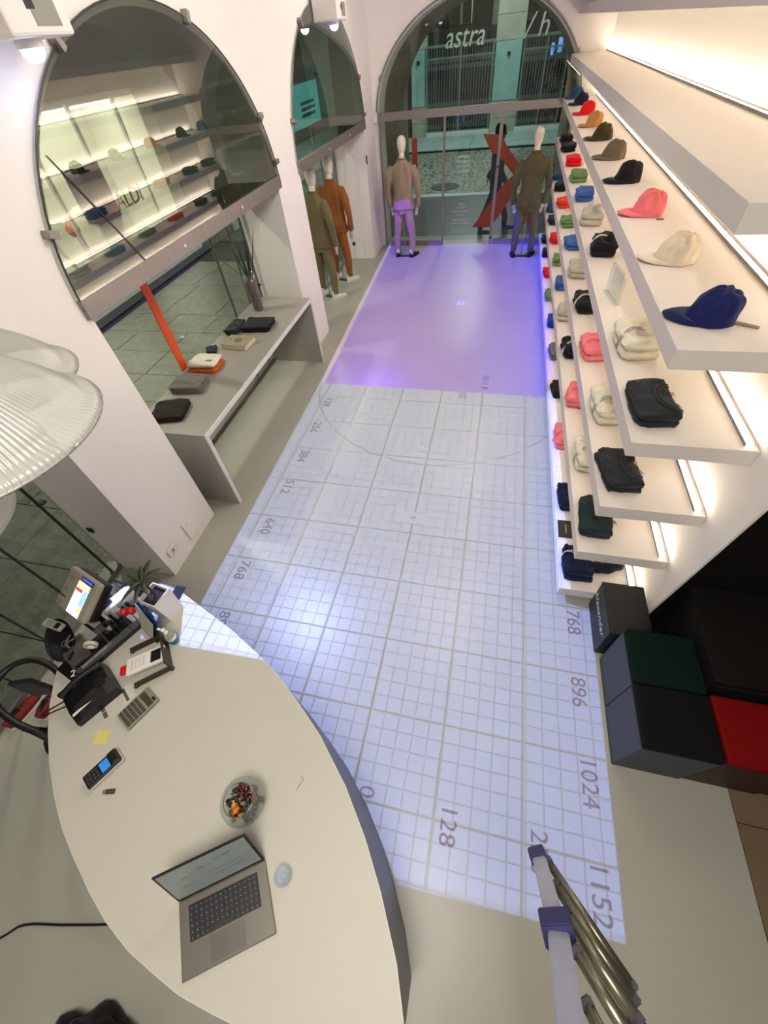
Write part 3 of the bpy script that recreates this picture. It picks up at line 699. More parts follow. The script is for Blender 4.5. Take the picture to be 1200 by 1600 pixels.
obj('title_line', bm, mat('gold_print', srgb(190, 170, 130), .5), bl).location = (-.04, 0, 0)
bm = box(B(), .04, .065, -.062, -.035, .0125, .0130); obj('emblem', bm, mat('gold_print', srgb(190, 170, 130), .5), bl)
ch = thing('sign_holder', 'empty clear acrylic sign holder on shelf just below the caps', 'holder', (XF + .10, 3.45, ZS[3]), .15)
obj('foot', box(B(), -.02, .02, -.16, .12, .0005, .004), CLEAR, ch)
bm = box(B(), -.002, .002, -.13, .13, .004, .20); obj('panel', bm, CLEAR, ch)
obj('panel', box(B(), .022, .025, -.13, .12, .004, .16), CLEAR, ch)
pc = thing('security_camera', 'small black cylinder on end of third shelf near the entrance', 'camera', (XF + .03, 9.84, ZS[2]))
obj('body', lathe(B(), [(0, .001), (.025, .001), (.03, .02), (.03, .12), (.02, .135), (0, .135)], 14), BLACK, pc, smooth=True)
obj('lens', lathe(B(), [(0, .07), (.018, .07), (.018, .09), (0, .09)], 10, (-.02, 0, 0)), GREYP, pc)

# caps
CAPC = [('denim', (48, 84, 118), 'denim blue'), ('capnavy', (30, 32, 48), 'dark navy'), ('red', COL['red'], 'bright red'), ('tan', (184, 132, 76), 'tan'), ('olive', (70, 62, 34), 'olive'),
        ('khaki', (112, 100, 80), 'grey-brown'), ('black', COL['black'], 'black'), ('cappink', (238, 120, 128), 'pink'), ('capwhite', (226, 214, 192), 'off-white'), ('capblue', (22, 30, 84), 'deep blue')]
def cap(loc, mname, rgb, label, seed, rz=0, strap_tag=False):
    t = thing('baseball_cap', label, 'cap', loc, rz, 'baseball caps in a row on the cap shelf')
    m_ = cloth(mname, rgb, .08)
    rnd = random.Random(seed); NP, NR = 48, 12; RX, RY, HH = .100, .088, .130
    bm = B(); rs = []
    for i in range(NR):
        u = i / (NR - 1) * .97
        ring = []
        for k in range(NP):
            a = 2 * PI * k / NP
            prof = math.cos(u * PI / 2) ** .56; zz = math.sin(u * PI / 2) ** .9
            seam = 1 - .018 * (abs(math.cos(3 * a)) ** 14) * math.sin(PI * min(1, u + .15))
            lean = .022 * zz
            n1 = noise.noise(Vector((math.cos(a) * 2.2 + seed, math.sin(a) * 2.2, u * 2.5))) * .013
            r1 = prof * seam
            back = 1.0 if math.cos(a) < 0 else (1 - .10 * (math.cos(a) * zz))
            ring.append((math.cos(a) * (RX * r1 * back + n1) + lean, math.sin(a) * (RY * r1 + n1), .002 + zz * HH * (1 - .10 * max(0, math.cos(a))) + n1 * zz))
        rs.append(ring)
    v = rings(bm, rs, cap=False)
    bm.faces.new(v[-1])
    obj('crown', bm, m_, t, smooth=True)
    # brim: thin curved crescent towards -X
    bm = B(); top = []; bot = []
    for i in range(6):
        f = i / 5; row = []; row2 = []
        for k in range(17):
            a = PI + (k / 16 - .5) * PI * .86
            ext = .085 * f * (math.cos((k / 16 - .5) * PI) ** .55)
            x = math.cos(a) * (RX + .0) - ext; y_ = math.sin(a) * (RY - .004 + .004 * f)
            z_ = .020 - .9 * (y_ / .09) ** 2 * .018 + .010 * math.sin(f * PI) - .004 * f
            row.append((x, y_, max(z_, .004) + .003)); row2.append((x, y_, max(z_, .004)))
        top.append(row); bot.append(row2)
    rr = [tp + bt[::-1] for tp, bt in zip(top, bot)]
    rings(bm, rr, cap=True)
    obj('brim', bm, m_, t, smooth=True)
    obj('button', lathe(B(), [(.009, 0), (.008, .004), (0, .006)], 10, (.022, 0, HH * .965)), m_, t, smooth=True)
    for s in (-1, 1):
        for ax in (.5, 2.2):
            bm = lathe(B(), [(.0035, -.001), (.0035, .001), (0, .001)], 6); o = obj('eyelet', bm, m_, t)
            o.location = (math.cos(ax) * .072 + .015, s * math.sin(ax) * .064, HH * .68); o.rotation_euler = (-s * .9, 0, 0)
    if strap_tag:
        o = obj('strap', box(B(), -.03, .055, -.012, .012, 0, .002, .0005), mat('strap_grey', srgb(120, 114, 98), .7), t); o.location = (.125, -.03, .006); o.rotation_euler = (0, .02, -.35); o['label'] = 'loose grey strap end'
    return t
YC = [9.72, 8.97, 8.0, 7.05, 6.2, 5.27, 4.42, 3.56, 2.72, 2.03]
for k, (mn, rgb, nm) in enumerate(CAPC):
    x = .925
    cap((x + random.uniform(-.004, .004), YC[k], ZS[4]), mn, rgb, '%s baseball cap on the cap shelf, %s' % (nm, ORD[k]), k + 3, random.uniform(-.12, .12) + (-.1 if k > 7 else 0), strap_tag=(k in (9,)))
    if k == 7: 
        pass
tg = [((.99, 3.44, ZS[4]), 'small brown tag card lying beside the pink cap'), ]
for l_, lb in tg: o = tag(obj('swing_tag', box(B(), -.022, .022, -.02, .02, 0, .0015), TAGB), lb, 'tag'); o.location = l_

# ------------------------------------------------------------------ ottoman cubes and the black box
def cube_seat(loc, size, m, label):
    t = thing('cube_seat', label, 'seat', loc, 0, 'upholstered cube seats below the shelves')
    w_, d_, h_ = size
    obj('body', box(B(), 0.002, w_ - .002, 0.002, d_ - .002, 0.0, h_ - .06, .006), m[0], t)
    obj('cushion', box(B(), 0.002, w_ - .002, 0.002, d_ - .002, h_ - .059, h_, .012), m[1], t)
SL = mat('slate_leather', srgb(58, 62, 70), .55, var=.04)
cube_seat((1.03, 1.0, 0), (.375, .332, .52), (SL, mat('green_leather', srgb(2, 26, 18), .8, spec=.15)), 'cube seat with dark green top beside the black box')
cube_seat((1.03, .667, 0), (.375, .332, .52), (SL, mat('black_leather', srgb(14, 13, 11), .8, spec=.15)), 'cube seat with black top, nearest beside the projection')
cube_seat((1.415, .675, 0), (.385, .34, .51), (mat('maroon_leather', srgb(52, 22, 14), .55), mat('red_leather', srgb(118, 4, 6), .8, spec=.15)), 'cube seat with bright red top')
cube_seat((1.81, .685, 0), (.385, .34, .50), (mat('maroon_leather', srgb(52, 22, 14), .55), mat('maroon_top', srgb(70, 10, 10), .5)), 'dark red cube seat at right edge of the frame')
cb = thing('low_cabinet', 'low black cabinet behind the cube seats in the dark alcove', 'cabinet', (1.41, 1.05, 0))
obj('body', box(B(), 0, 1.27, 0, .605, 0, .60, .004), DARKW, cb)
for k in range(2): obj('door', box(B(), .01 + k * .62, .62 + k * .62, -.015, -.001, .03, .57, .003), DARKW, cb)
bx = thing('shoe_box', 'black box with white script lettering under the lowest shelf end', 'box', (1.0, 1.37, 0))
obj('body', box(B(), 0, .26, 0, .39, .0, .33, .004), mat('box_black', srgb(36, 40, 48), .5), bx)
obj('lid', box(B(), -.004, .264, -.004, .388, .33, .345, .003), BLACK, bx)
text('lettering', 'Alexander', .085, WHITEP, bx, (-.0015, .22, .20), (PI / 2, 0, -PI / 2), .0006, shear=.35)
kn = tag(obj('cupboard_knob', lathe(B(), [(0, 0), (.012, 0), (.016, .012), (.01, .02), (0, .022)], 12), GREYP), 'small pale knob on the dark wall above the cube seats', 'knob')
kn.location = (2.35, 1.658, 1.0); kn.rotation_euler = (PI / 2, 0, 0)

# ------------------------------------------------------------------ display bench in the first bay
BN = mat('bench_lacquer', srgb(168, 162, 152), 0.32, 0.25, var=0.03, scale=3)
BNE = mat('bench_edge', srgb(218, 214, 212), 0.5, var=0.01)
t = thing('display_bench', 'long grey waterfall display bench in the first window bay', 'bench', (-2.66, 2.325, 0))
obj('top', box(B(), -.40, .36, 0, 2.80, .84, .88), BN, t)
obj('end_panel', box(B(), -.40, .36, 0, .04, 0, .84), BN, t)
obj('end_panel', box(B(), -.40, .36, 2.76, 2.80, 0, .84), BN, t)
bm = B(); box(bm, .361, .371, 0, 2.80, .838, .882); box(bm, .361, .371, 0, .042, 0, .838); box(bm, .361, .371, 2.758, 2.80, 0, .838)
obj('front_edging', bm, BNE, t)
folded('folded_trousers', 'dark brown folded trousers at the near end of the bench', 'trousers', (-2.80, 2.60, .88), 'bench_brown' if COL.setdefault('bench_brown', (34, 28, 24)) else '', w=.33, d=.30, h=.05, layers=2, seed=61, rz=.25)
folded('folded_trousers', 'grey folded trousers on the bench beside the white tee', 'trousers', (-2.84, 3.03, .88), 'bench_grey' if COL.setdefault('bench_grey', (112, 108, 100)) else '', w=.34, d=.26, h=.07, layers=3, seed=62, rz=.15, cord='grey')
COL['bench_white'] = (216, 206, 190); COL['bench_orange'] = (200, 84, 24)
t = folded('folded_tee', 'white folded tee lying over an orange one on the bench', 't-shirt', (-2.86, 3.40, .88), 'bench_orange', w=.33, d=.26, h=.03, layers=1, seed=63, rz=.1)
t['label'] = 'orange folded tee showing under the white one on the bench'
t = folded('folded_tee', 'white folded tee with small chest print on the bench', 't-shirt', (-2.87, 3.41, .926), 'bench_white', w=.33, d=.24, h=.03, layers=1, seed=64, rz=.08)
obj('chest_print', box(B(), .03, .10, -.035, -.03, .036, .0395), BLACK, t); obj('chest_print', box(B(), .04, .11, -.02, -.016, .036, .0395), BLACK, t)
t = thing('book', 'thick tan book with round emblem on the bench', 'book', (-2.71, 3.87, .88), -.08)
obj('cover', box(B(), -.155, .155, -.115, .115, .052, .056), mat('book_tan', srgb(152, 138, 112), .6), t)
obj('back_cover', box(B(), -.155, .155, -.115, .115, .0005, .004), mat('book_tan', srgb(152, 138, 112), .6), t)
obj('page_block', box(B(), -.15, .15, -.11, .11, .0045, .0515), mat('book_pages', srgb(214, 202, 178), .8), t)
EM = mat('emblem_dark', srgb(70, 60, 42), .6)
bm = tube(B(), [(.0 + .042 * math.cos(a), .01 + .042 * math.sin(a), .0568) for a in [i * PI / 12 for i in range(25)]], .003, 4)
for k in range(3):
    a = k * PI / 3 + .3; tube(bm, [(-.04 * math.cos(a), .01 - .04 * math.sin(a), .0568), (.04 * math.cos(a), .01 + .04 * math.sin(a), .0568)], .0025, 4)
obj('emblem', bm, EM, t); obj('emblem', box(B(), -.10, -.09, -.01, .03, .0562, .0575), EM, t)
folded('folded_trousers', 'black folded trousers stacked behind the tan book on bench', 'trousers', (-2.66, 4.30, .88), 'black', w=.36, d=.28, h=.06, layers=3, seed=66, rz=.1)
t = folded('folded_jumper', 'charcoal folded jumper left of black trousers on bench', 'jumper', (-2.925, 4.22, .88), 'charcoal', w=.16, d=.30, h=.06, layers=2, seed=67)
t = folded('glove', 'small dark folded cloth between the book and the glass', 'cloth', (-2.98, 3.72, .88), 'charcoal', w=.12, d=.16, h=.025, layers=1, seed=68, rz=.5)
# vase with snake plant
t = thing('plant_vase', 'tall glass vase of soil with a snake plant on the bench', 'plant', (-2.86, 4.75, .881))
obj('glass', lathe(B(), [(0, .0), (.055, .0), (.062, .01), (.068, .2), (.075, .42), (.071, .42), (.064, .2), (.058, .022), (0, .022)], 28), CLEAR, t, smooth=True)
obj('soil', lathe(B(), [(0, .023), (.055, .023), (.060, .15), (.066, .33), (.03, .345), (0, .34)], 24), mat('soil_red', srgb(74, 46, 34), .95, var=.3, scale=30, bump=.6), t, smooth=True)
LEAF = mat('leaf_dark', srgb(44, 48, 34), .5, var=.2, scale=14)
LEAFE = mat('leaf_edge', srgb(120, 122, 84), .5)
def blade(p0, dirv, L_, w_, m_, parent, bend=.15, name='leaf', fold=.25, n=9):
    bm = B(); d = Vector(dirv).normalized(); s = d.cross(Vector((0, 0, 1)))
    s = s.normalized() if s.length > .05 else Vector((1, 0, 0)); nn = s.cross(d).normalized()
    rs = []
    for i in range(n + 1):
        u = i / n; p = Vector(p0) + d * L_ * u - Vector((0, 0, 1)) * bend * L_ * u * u
        ww = w_ * (math.sin(PI * min(1, .12 + u * .88)) ** .7) * (1 - .2 * u) + .0006
        rs.append([p + s * ww + nn * fold * ww, p + nn * .001, p - s * ww + nn * fold * ww, p - nn * .0012])
    rings(bm, rs)
    return obj(name, bm, m_, parent, smooth=True)
random.seed(21)
for k in range(9):
    a = random.uniform(0, 2 * PI); l_ = random.uniform(.30, .48)
    blade((.02 * math.cos(a), .02 * math.sin(a), .33), (math.cos(a) * .22, math.sin(a) * .22, 1), l_, .014, LEAF, t, bend=-.02, name='leaf')
blade((-.01, -.01, .33), (-.55, -.35, .75), .42, .013, LEAF, t, bend=-.03)
blade((.02, .01, .33), (.25, .3, 1), .55, .016, LEAF, t, bend=-.02)

# ------------------------------------------------------------------ mannequins and the passer-by
def ell(cx, cy, z, a, b, n=20, p=2.0, rot=0):
    out = []
    for k in range(n):
        t = 2 * PI * k / n; c, s = math.cos(t), math.sin(t)
        x = a * math.copysign(abs(c) ** (2 / p), c); y_ = b * math.copysign(abs(s) ** (2 / p), s)
        out.append((cx + x * math.cos(rot) - y_ * math.sin(rot), cy + x * math.sin(rot) + y_ * math.cos(rot), z))
    return out
def limb(bm, pts, rad, seg=14):
    P = smooth_curve(pts, 4); n = len(P); Rr = []
    for i in range(n):
        f = i / (n - 1) * (len(rad) - 1); a = int(min(f, len(rad) - 2)); Rr.append(rad[a] + (rad[a + 1] - rad[a]) * (f - a))
    tube(bm, P, Rr, seg)
def head_bm(z, tilt=0):
    bm = B(); prof = [(0, 0), (.035, .004), (.052, .03), (.066, .075), (.076, .125), (.078, .165), (.068, .21), (.045, .24), (.02, .25), (0, .252)]
    rs = [ell(0, .012 * (1 - i / 9), z + h_, max(r, .001), max(r * 1.18, .001), 20) for i, (r, h_) in enumerate(prof)]
    rings(bm, rs)
    rings(bm, [ell(0, -.015, z - .14, .052, .055), ell(0, -.01, z - .06, .048, .052), ell(0, 0, z + .04, .046, .05)])
    return bm
def suit(t, jm, pm, zsh=1.52, legs=((-.13, .0), (.15, .02)), arms=None, flare=0, jacket_len=.80):
    # jacket
    bm = B()
    rings(bm, [ell(0, 0, jacket_len, .200, .125, p=2.4), ell(0, 0, jacket_len + .12, .195, .125, p=2.4), ell(0, 0, 1.08, .175, .115, p=2.3), ell(0, 0, 1.22, .185, .118, p=2.3), ell(0, -.005, 1.36, .205, .118, p=2.4),
               ell(0, -.01, 1.44, .195, .10, p=2.2), ell(0, -.012, 1.49, .13, .08), ell(0, -.01, 1.53, .075, .068), ell(0, -.005, 1.56, .062, .062)])
    arms = arms or [[(-.17, 0, 1.43), (-.245, -.02, 1.30), (-.285, -.01, 1.10), (-.275, .03, .93), (-.25, .06, .84)], [(.17, 0, 1.43), (.245, -.02, 1.30), (.285, -.01, 1.10), (.275, .03, .93), (.25, .06, .84)]]
    for a in arms: limb(bm, a, [.075, .068, .058, .052, .048])
    obj_j = remeshed('jacket', bm, jm, .014, t)
    me = obj_j.data
    for v in me.vertices:   # creases
        n1 = noise.noise(Vector((v.co.x * 9, v.co.y * 9, v.co.z * 3.2))); n2 = noise.noise(Vector((v.co.x * 22 + 4, v.co.y * 18, v.co.z * 7)))
        n3 = noise.noise(Vector((v.co.x * 14, 3.3, v.co.z * 1.6)))
        v.co += v.normal * (n1 * .018 + n2 * .009 + n3 * .010)
    obj('collar', tube(B(), [(.066 * math.cos(a), -.012 + .072 * math.sin(a), 1.545 + .012 * math.sin(a + PI)) for a in [i * PI / 9 for i in range(19)]], .013, 8), jm, t, smooth=True)
    bm = B()
    rings(bm, [ell(0, .0, .74, .165, .115), ell(0, 0, .86, .168, .115), ell(0, 0, .98, .15, .10)])
    for (fx, fy) in legs:
        sx = -1 if fx < 0 else 1
        limb(bm, [(sx * .082, 0, .84), (sx * .095 + (fx - sx * .1) * .3, fy * .3, .62), (fx * .95, fy * .7 + .01, .42), (fx, fy, .24), (fx, fy, .09)], [.093, .085, .068, .060, .056])
    p = remeshed('trousers', bm, pm, .014, t)
    for v in p.data.vertices:
        n1 = noise.noise(Vector((v.co.x * 10 + 9, v.co.y * 10, v.co.z * 5))); v.co += v.normal * n1 * .008
def shoe(t, x, y, m, rz, sole=None, sock=None, name='shoe'):
    bm = B(); prof = []
    for i in range(11):
        u = i / 10; yy = -.09 + u * .28
        wv = .036 + .012 * math.sin(PI * u) if u < .9 else .030
        if i in (0, 10): wv *= .6
        hv = .075 - .045 * max(0, (u - .25) / .75) ** .8
        prof.append([(wv * math.cos(a), yy, .012 + max(0, hv * math.sin(a)) if math.sin(a) > 0 else .012 - .001) for a in [2 * PI * k / 14 for k in range(14)]])
    rings(bm, prof)
    o = obj(name, bm, m, t, smooth=True); o.location = (x, y, 0); o.rotation_euler = (0, 0, rz)
    bm = B()
    rings(bm, [[((.038 + .012 * math.sin(PI * i / 10)) * (.7 if i in (0, 10) else 1) * sx, -.095 + .29 * i / 10, z_) for (sx, z_) in ((-1, .001), (1, .001), (1, .014), (-1, .014))] for i in range(11)])
    obj('sole', bm, sole or m, o)
    if sock: obj('sock', lathe(B(), [(.036, .05), (.034, .14)], 12, (0, -.045, 0)), sock, o)
MANN = mat('mannequin_skin', srgb(226, 214, 196), .45, var=.01)
SOCK = mat('sock_white', srgb(220, 214, 205), .9)
def mannequin(label, loc, rz, jc, pc_, shoes, sole=None, sock=None, legs=((-.15, .02), (.16, -.02)), s=1.0):
    t = thing('mannequin', label, 'mannequin', loc, rz, None)
    t.scale = (s, s, s)
    obj('head', head_bm(1.60), MANN, t, smooth=True)
    suit(t, cloth('j_' + jc[0], jc[1], .06), cloth('p_' + pc_[0], pc_[1], .06), legs=legs)
    for sx in (-1, 1):
        bm = B(); limb(bm, [(sx * .25, .055, .86), (sx * .245, .07, .80), (sx * .24, .085, .74)], [.028, .034, .018], 10)
        for f in range(4): tube(bm, [(sx * (.252 - .014 * f), .082 + .002 * f, .76), (sx * (.25 - .014 * f), .09, .71), (sx * (.248 - .012 * f), .085, .675 + .006 * abs(f - 1.5))], [.009, .0085, .006], 6)
        tube(bm, [(sx * .225, .09, .80), (sx * .205, .105, .765), (sx * .205, .11, .735)], [.010, .009, .007], 6)
        obj('hand', bm, MANN, t, smooth=True)
    for (lx, ly), rz_ in zip(legs, (.12, -.45)):
        shoe(t, lx, ly + .02, shoes, rz_, sole, sock)
    if not sock: pass
    obj('base_plate', box(B(), -.10, .10, -.03, .05, .0, .012, .002), BLACK, t)
    obj('support_rod', tube(B(), [(0, -.01, .01), (0, -.01, .8)], .008, 8), STEEL, t)
    return t
SHB = mat('shoe_black', srgb(26, 20, 22), .5); SHW = mat('shoe_white', srgb(222, 218, 208), .5)
mannequin('mannequin in taupe suit and black loafers left inside the entrance', (-1.87, 9.28, 0), 0, ('taupe', (160, 138, 118)), ('taupe', (160, 138, 118)), SHB, sock=SOCK)
mannequin('mannequin in dark olive suit inside right of entrance beside the shelves', (.42, 9.20, 0), 0, ('olive', (92, 86, 62)), ('olive', (92, 86, 62)), SHB, legs=((-.15, .0), (.16, .0)))
mannequin('nearer mannequin in olive suit and white sneakers in second bay', (-2.88, 7.30, 0), -.35, ('moss', (116, 104, 72)), ('moss', (116, 104, 72)), SHW, sole=SHW, sock=SOCK, s=.99)
mannequin('rear mannequin in rust brown suit and white sneakers in second bay', (-2.84, 8.05, 0), -.2, ('rust', (146, 88, 44)), ('rust', (146, 88, 44)), SHW, sole=SHW, sock=SOCK, s=.99)
# passer-by
def person(loc, rz):
    t = thing('person', 'person in dark clothes walking past outside the glass entrance', 'person', loc, rz)
    skin = mat('skin', srgb(150, 104, 80), .6); dk = cloth('coat_dark', (30, 30, 36)); jn = cloth('jeans_dark', (30, 36, 52))
    bm = B()
    rings(bm, [ell(0, 0, 1.42, .12, .075), ell(0, .0, 1.48, .05, .055), ell(0, .01, 1.55, .047, .052)])
    rs = [ell(0, .02, 1.50 + h_, r, r * 1.15, 20) for r, h_ in ((.03, 0), (.052, .03), (.065, .08), (.072, .13), (.07, .18), (.05, .215), (.02, .23))]
    rings(bm, rs)
    rings(bm, [ell(0, .105, 1.575, .012, .014, 8), ell(0, .112, 1.60, .009, .010, 8), ell(0, .098, 1.625, .006, .006, 8)])
    for s in (-1, 1):
        rings(bm, [ell(s * .072, .01, 1.575, .009, .016, 8), ell(s * .076, .01, 1.60, .011, .02, 8), ell(s * .073, .01, 1.625, .008, .014, 8)])
        limb(bm, [(s * .16, 0, 1.36), (s * .21, -.02 * s, 1.15), (s * .22, .10 * s + .02, .95), (s * .22, .16 * s + .03, .86)], [.045, .038, .030, .024])
        for f in range(4): tube(bm, [(s * (.235 - .012 * f), .17 * s + .03, .86), (s * (.234 - .012 * f), .18 * s + .035, .80), (s * (.23 - .012 * f), .17 * s + .04, .765)], [.009, .008, .006], 6)
        tube(bm, [(s * .21, .17 * s + .04, .86), (s * .195, .19 * s + .05, .82)], [.01, .008], 6)
    body = remeshed('body', bm, skin, .008, t, smooth=1)
    suit(t, dk, jn, legs=((-.09, .28), (.09, -.26)), jacket_len=.86, arms=[[(-.16, 0, 1.42), (-.215, .02, 1.26), (-.225, .02, 1.12), (-.22, -.08, .97), (-.22, -.12, .90)], [(.16, 0, 1.42), (.215, -.02, 1.26), (.225, .0, 1.12), (.22, .10, .97), (.22, .15, .90)]])
    shoe(t, -.09, .33, BLACK, 0); shoe(t, .09, -.22, BLACK, 0)
    bm = B(); rings(bm, [ell(0, -.025, 1.50 + h_, r, r * 1.05, 20) for r, h_ in ((.05, .02), (.068, .05), (.078, .10), (.082, .16), (.076, .21), (.055, .245), (.015, .262))])
    for s in (-1, 1):
        rings(bm, [ell(s * .055, .02, 1.50 + h_, .022, .05, 10) for h_ in (.10, .15, .19, .23)])
    remeshed('hair', bm, mat('hair_dark', srgb(16, 13, 12), .6), .01, t, smooth=3)
    for s in (-1, 1):
        obj('eye', lathe(B(), [(0, -.007), (.009, 0), (0, .007)], 8, (s * .028, .10, 1.615)), BLACK, t)
    obj('mouth', box(B(), -.02, .02, .096, .101, 1.545, 1.551), mat('lips', srgb(120, 60, 56), .5), t)
person((-.22, 10.75, -.01), -1.35)

# ------------------------------------------------------------------ projectors, pendant lamps
LENSM = mat('lens_glow', (1, 1, 1), .3, var=0, emit=(0.45, 0.55, 1.0), es=9)
def projector(loc, label, w_=.34, d_=.40):
    t = thing('projector', label, 'projector', loc, 0, 'projectors mounted on the left wall')
    obj('housing', box(B(), -.17, .14, -d_ / 2, d_ / 2, .03, .33, .015), WHITEP, t)
    obj('wall_arm', box(B(), -.24, -.17, -.06, .06, .10, .30, .005), WHITEP, t)
    obj('lens_hood', lathe(B(), [(.05, .03), (.055, .0), (.06, .0), (.06, .03)], 20, (.02, 0, 0)), WHITEP, t)
    obj('lens', lathe(B(), [(0, -.048), (.03, -.040), (.050, -.018), (.052, .02), (0, .022)], 20, (.02, 0, 0)), LENSM, t, smooth=True)
    obj('port', box(B(), .1405, .143, -.10, -.06, .20, .23), BLACK, t)
    obj('port', box(B(), .1405, .143, -.05, .0, .11, .15), BLACK, t)
    obj('side_panel', box(B(), .1405, .142, -.03, .13, .06, .17), GREYP, t)
projector((-2.30, 2.5, 3.09), 'white projector with glowing lens at top left of the first arch')
projector((-2.30, 7.43, 3.12), 'white projector with glowing lens in front of the second arch')
PG = glass_mat('prismatic_glass', (.74, .74, .69), 1.9, .16, .62, (.50, .49, .45))
def pendant(loc, label, r=.245):
    t = thing('pendant_lamp', label, 'lamp', loc, 0, 'ribbed glass pendants over the counter')
    k = r / .245
    prof = [(.243, .006), (.249, .0), (.250, .008), (.240, .02)] + [(.233 * (1 - u ** 1.3) ** (1 / 1.6), .19 * u) for u in (.14, .22, .32, .42, .52, .62, .72, .81, .89, .95)]
    obj('shade', lathe(B(), [(a * k, b * k) for a, b in prof], 480, rib=120, ramp=.0016), PG, t, smooth=True)
    obj('rim', tube(B(), [(.249 * k * math.cos(a), .249 * k * math.sin(a), .004) for a in [i * PI / 24 for i in range(49)]], .0035, 6), PG, t, smooth=True)
    obj('gallery', lathe(B(), [(.0, .17 * k), (.058, .172 * k), (.06, .23 * k), (.04, .27 * k), (.03, .31 * k), (0, .32 * k)], 24), GREYP, t, smooth=True)
    obj('bulb', lathe(B(), [(0, .06), (.025, .065), (.033, .085), (.028, .12), (.015, .15), (.015, .17)], 16), mat('bulb_glass', srgb(205, 200, 190), .3), t, smooth=True)
    obj('cord', tube(B(), [(0, 0, .31 * k), (0, 0, H - loc[2] - .03)], .004, 6), BLACK, t)
    obj('ceiling_rose', lathe(B(), [(0, H - loc[2] - .001), (.05, H - loc[2] - .001), (.045, H - loc[2] - .03), (0, H - loc[2] - .04)], 20), WHITEP, t)
pendant((-1.05, .477, 2.5), 'large ribbed glass pendant lamp, middle of the three at left')
pendant((-1.45, .78, 2.4), 'ribbed glass pendant lamp partly behind the middle one')
pendant((-1.48, .355, 2.2), 'ribbed glass pendant lamp hanging lowest, only its rim showing at left')

# ------------------------------------------------------------------ counter
CT = .87
out = [(0.0, -.472), (-.062, -.314), (-.16, -.144), (-.258, -.002), (-.385, .150), (-.562, .320), (-.713, .435), (-.894, .560), (-1.041, .636), (-1.237, .731), (-1.432, .808), (-1.573, .864), (-1.70, .915),
       (-1.84, .935), (-1.98, .86), (-2.08, .68), (-2.14, .52), (-2.145, .388), (-2.095, .29), (-2.022, .171), (-1.938, .065), (-1.823, -.054), (-1.691, -.168), (-1.568, -.259), (-1.447, -.33), (-1.302, -.408), (-1.182, -.464),
       (-1.046, -.511), (-.915, -.54), (-.795, -.563), (-.662, -.573), (-.55, -.578), (-.40, -.575), (-.25, -.558), (-.12, -.525)]
t = thing('sales_counter', 'boat shaped beige sales counter with dark curved front', 'counter', (0, 0, 0))
obj('worktop', prism(B(), out, CT - .035, CT), TOPM, t)
cx_, cy_ = -1.0, .1
inn = [(cx_ + (x - cx_) * .995, cy_ + (y_ - cy_) * .993) for x, y_ in out]
nR = 13
bm = prism(B(), [inn[i] for i in range(nR)] + [(inn[12][0] - .06, inn[12][1] - .1)] + [(p[0] - .04, p[1] - .05) for p in inn[11:0:-1]] + [(-.06, -.44)], 0, CT - .036)
obj('front_panel', bm, mat('counter_front', srgb(36, 35, 44), .35, var=.04), t)
bm = prism(B(), [(-1.1, .2), (-.55, .0), (-.3, -.4), (-.6, -.45), (-1.2, -.15)], 0, CT - .036)
obj('pedestal', bm, mat('counter_front', srgb(36, 35, 44), .35), t)
bm = tube(B(), [(x, y_, CT - .003) for x, y_ in out + out[:1]], .0025, 4)
obj('edge_band', bm, WHITEP, t)
text('projected_numeral', '98', .11, NUM, t, (-1.36, .79, CT + .0008), (0, 0, -PI / 2)) if False else None

def T(name, label, cat, x, y_, rz=0, z=CT): return thing(name, label, cat, (x, y_, z + .0005), rz)
# laptop
t = T('laptop', 'open grey laptop lying on the front of the counter', 'laptop', -.716, -.345, R(34.2))
ALU = mat('laptop_aluminium', srgb(120, 116, 108), .38, .55, var=.01)
obj('base', box(B(), -.172, .172, -.112, .112, 0, .012, .004), ALU, t)
kb = obj('keyboard_deck', box(B(), -.135, .135, -.018, .088, .0121, .0126), BLACK, t)
bm = B()
for r_ in range(6):
    n = 14
    for k in range(n):
        if r_ == 0 and 4 <= k <= 8:
            if k == 4: box(bm, -.132 + 4 * .0189, -.132 + 9 * .0189 - .002, -.016, -.001, .0127, .0140)
            continue
        box(bm, -.132 + k * .0189, -.132 + k * .0189 + .0165, -.016 + r_ * .0172, -.001 + r_ * .0172 - (.004 if r_ == 5 else 0), .0127, .0140)
o = obj('keys', bm, mat('key_black', srgb(34, 35, 38), .5), kb)
bm = B(); random.seed(9)
for r_ in range(6):
    for k in range(14):
        if r_ == 0 and 4 <= k <= 8: continue
        x = -.132 + k * .0189 + .006; box(bm, x, x + .002, -.010 + r_ * .0172, -.0082 + r_ * .0172, .01405, .0143)
o = obj('key_legends', bm, mat('legend', srgb(210, 212, 200), .6, var=0), kb)
obj('touchpad', box(B(), -.065, .065, -.102, -.026, .0121, .01235), mat('touchpad', srgb(112, 108, 101), .35, .5), t)
lid = obj('lid', box(B(), -.172, .172, 0, .006, 0, .222, .002), mat('lid_black', srgb(24, 20, 18), .35), t); lid.location = (0, .112, .010); lid.rotation_euler = (R(-21), 0, 0)
SCR = mat('laptop_screen', srgb(120, 128, 124), .25, var=.05, scale=20, emit=srgb(120, 132, 130), es=.1)
sc = obj('screen', box(B(), -.163, .163, -.0012, -.0002, .018, .212), SCR, lid)
bm = B()
for (x, z_, w_, h_) in ((-.10, .13, .02, .012), (-.04, .15, .03, .012), (.03, .16, .02, .01), (.06, .165, .035, .012), (-.12, .08, .04, .006), (-.02, .10, .16, .004), (.0, .07, .12, .004)): box(bm, x, x + w_, -.0022, -.0013, z_, z_ + h_)
obj('screen_content', bm, mat('screen_marks', srgb(60, 66, 70), .4, emit=srgb(170, 185, 195), es=.1), lid)
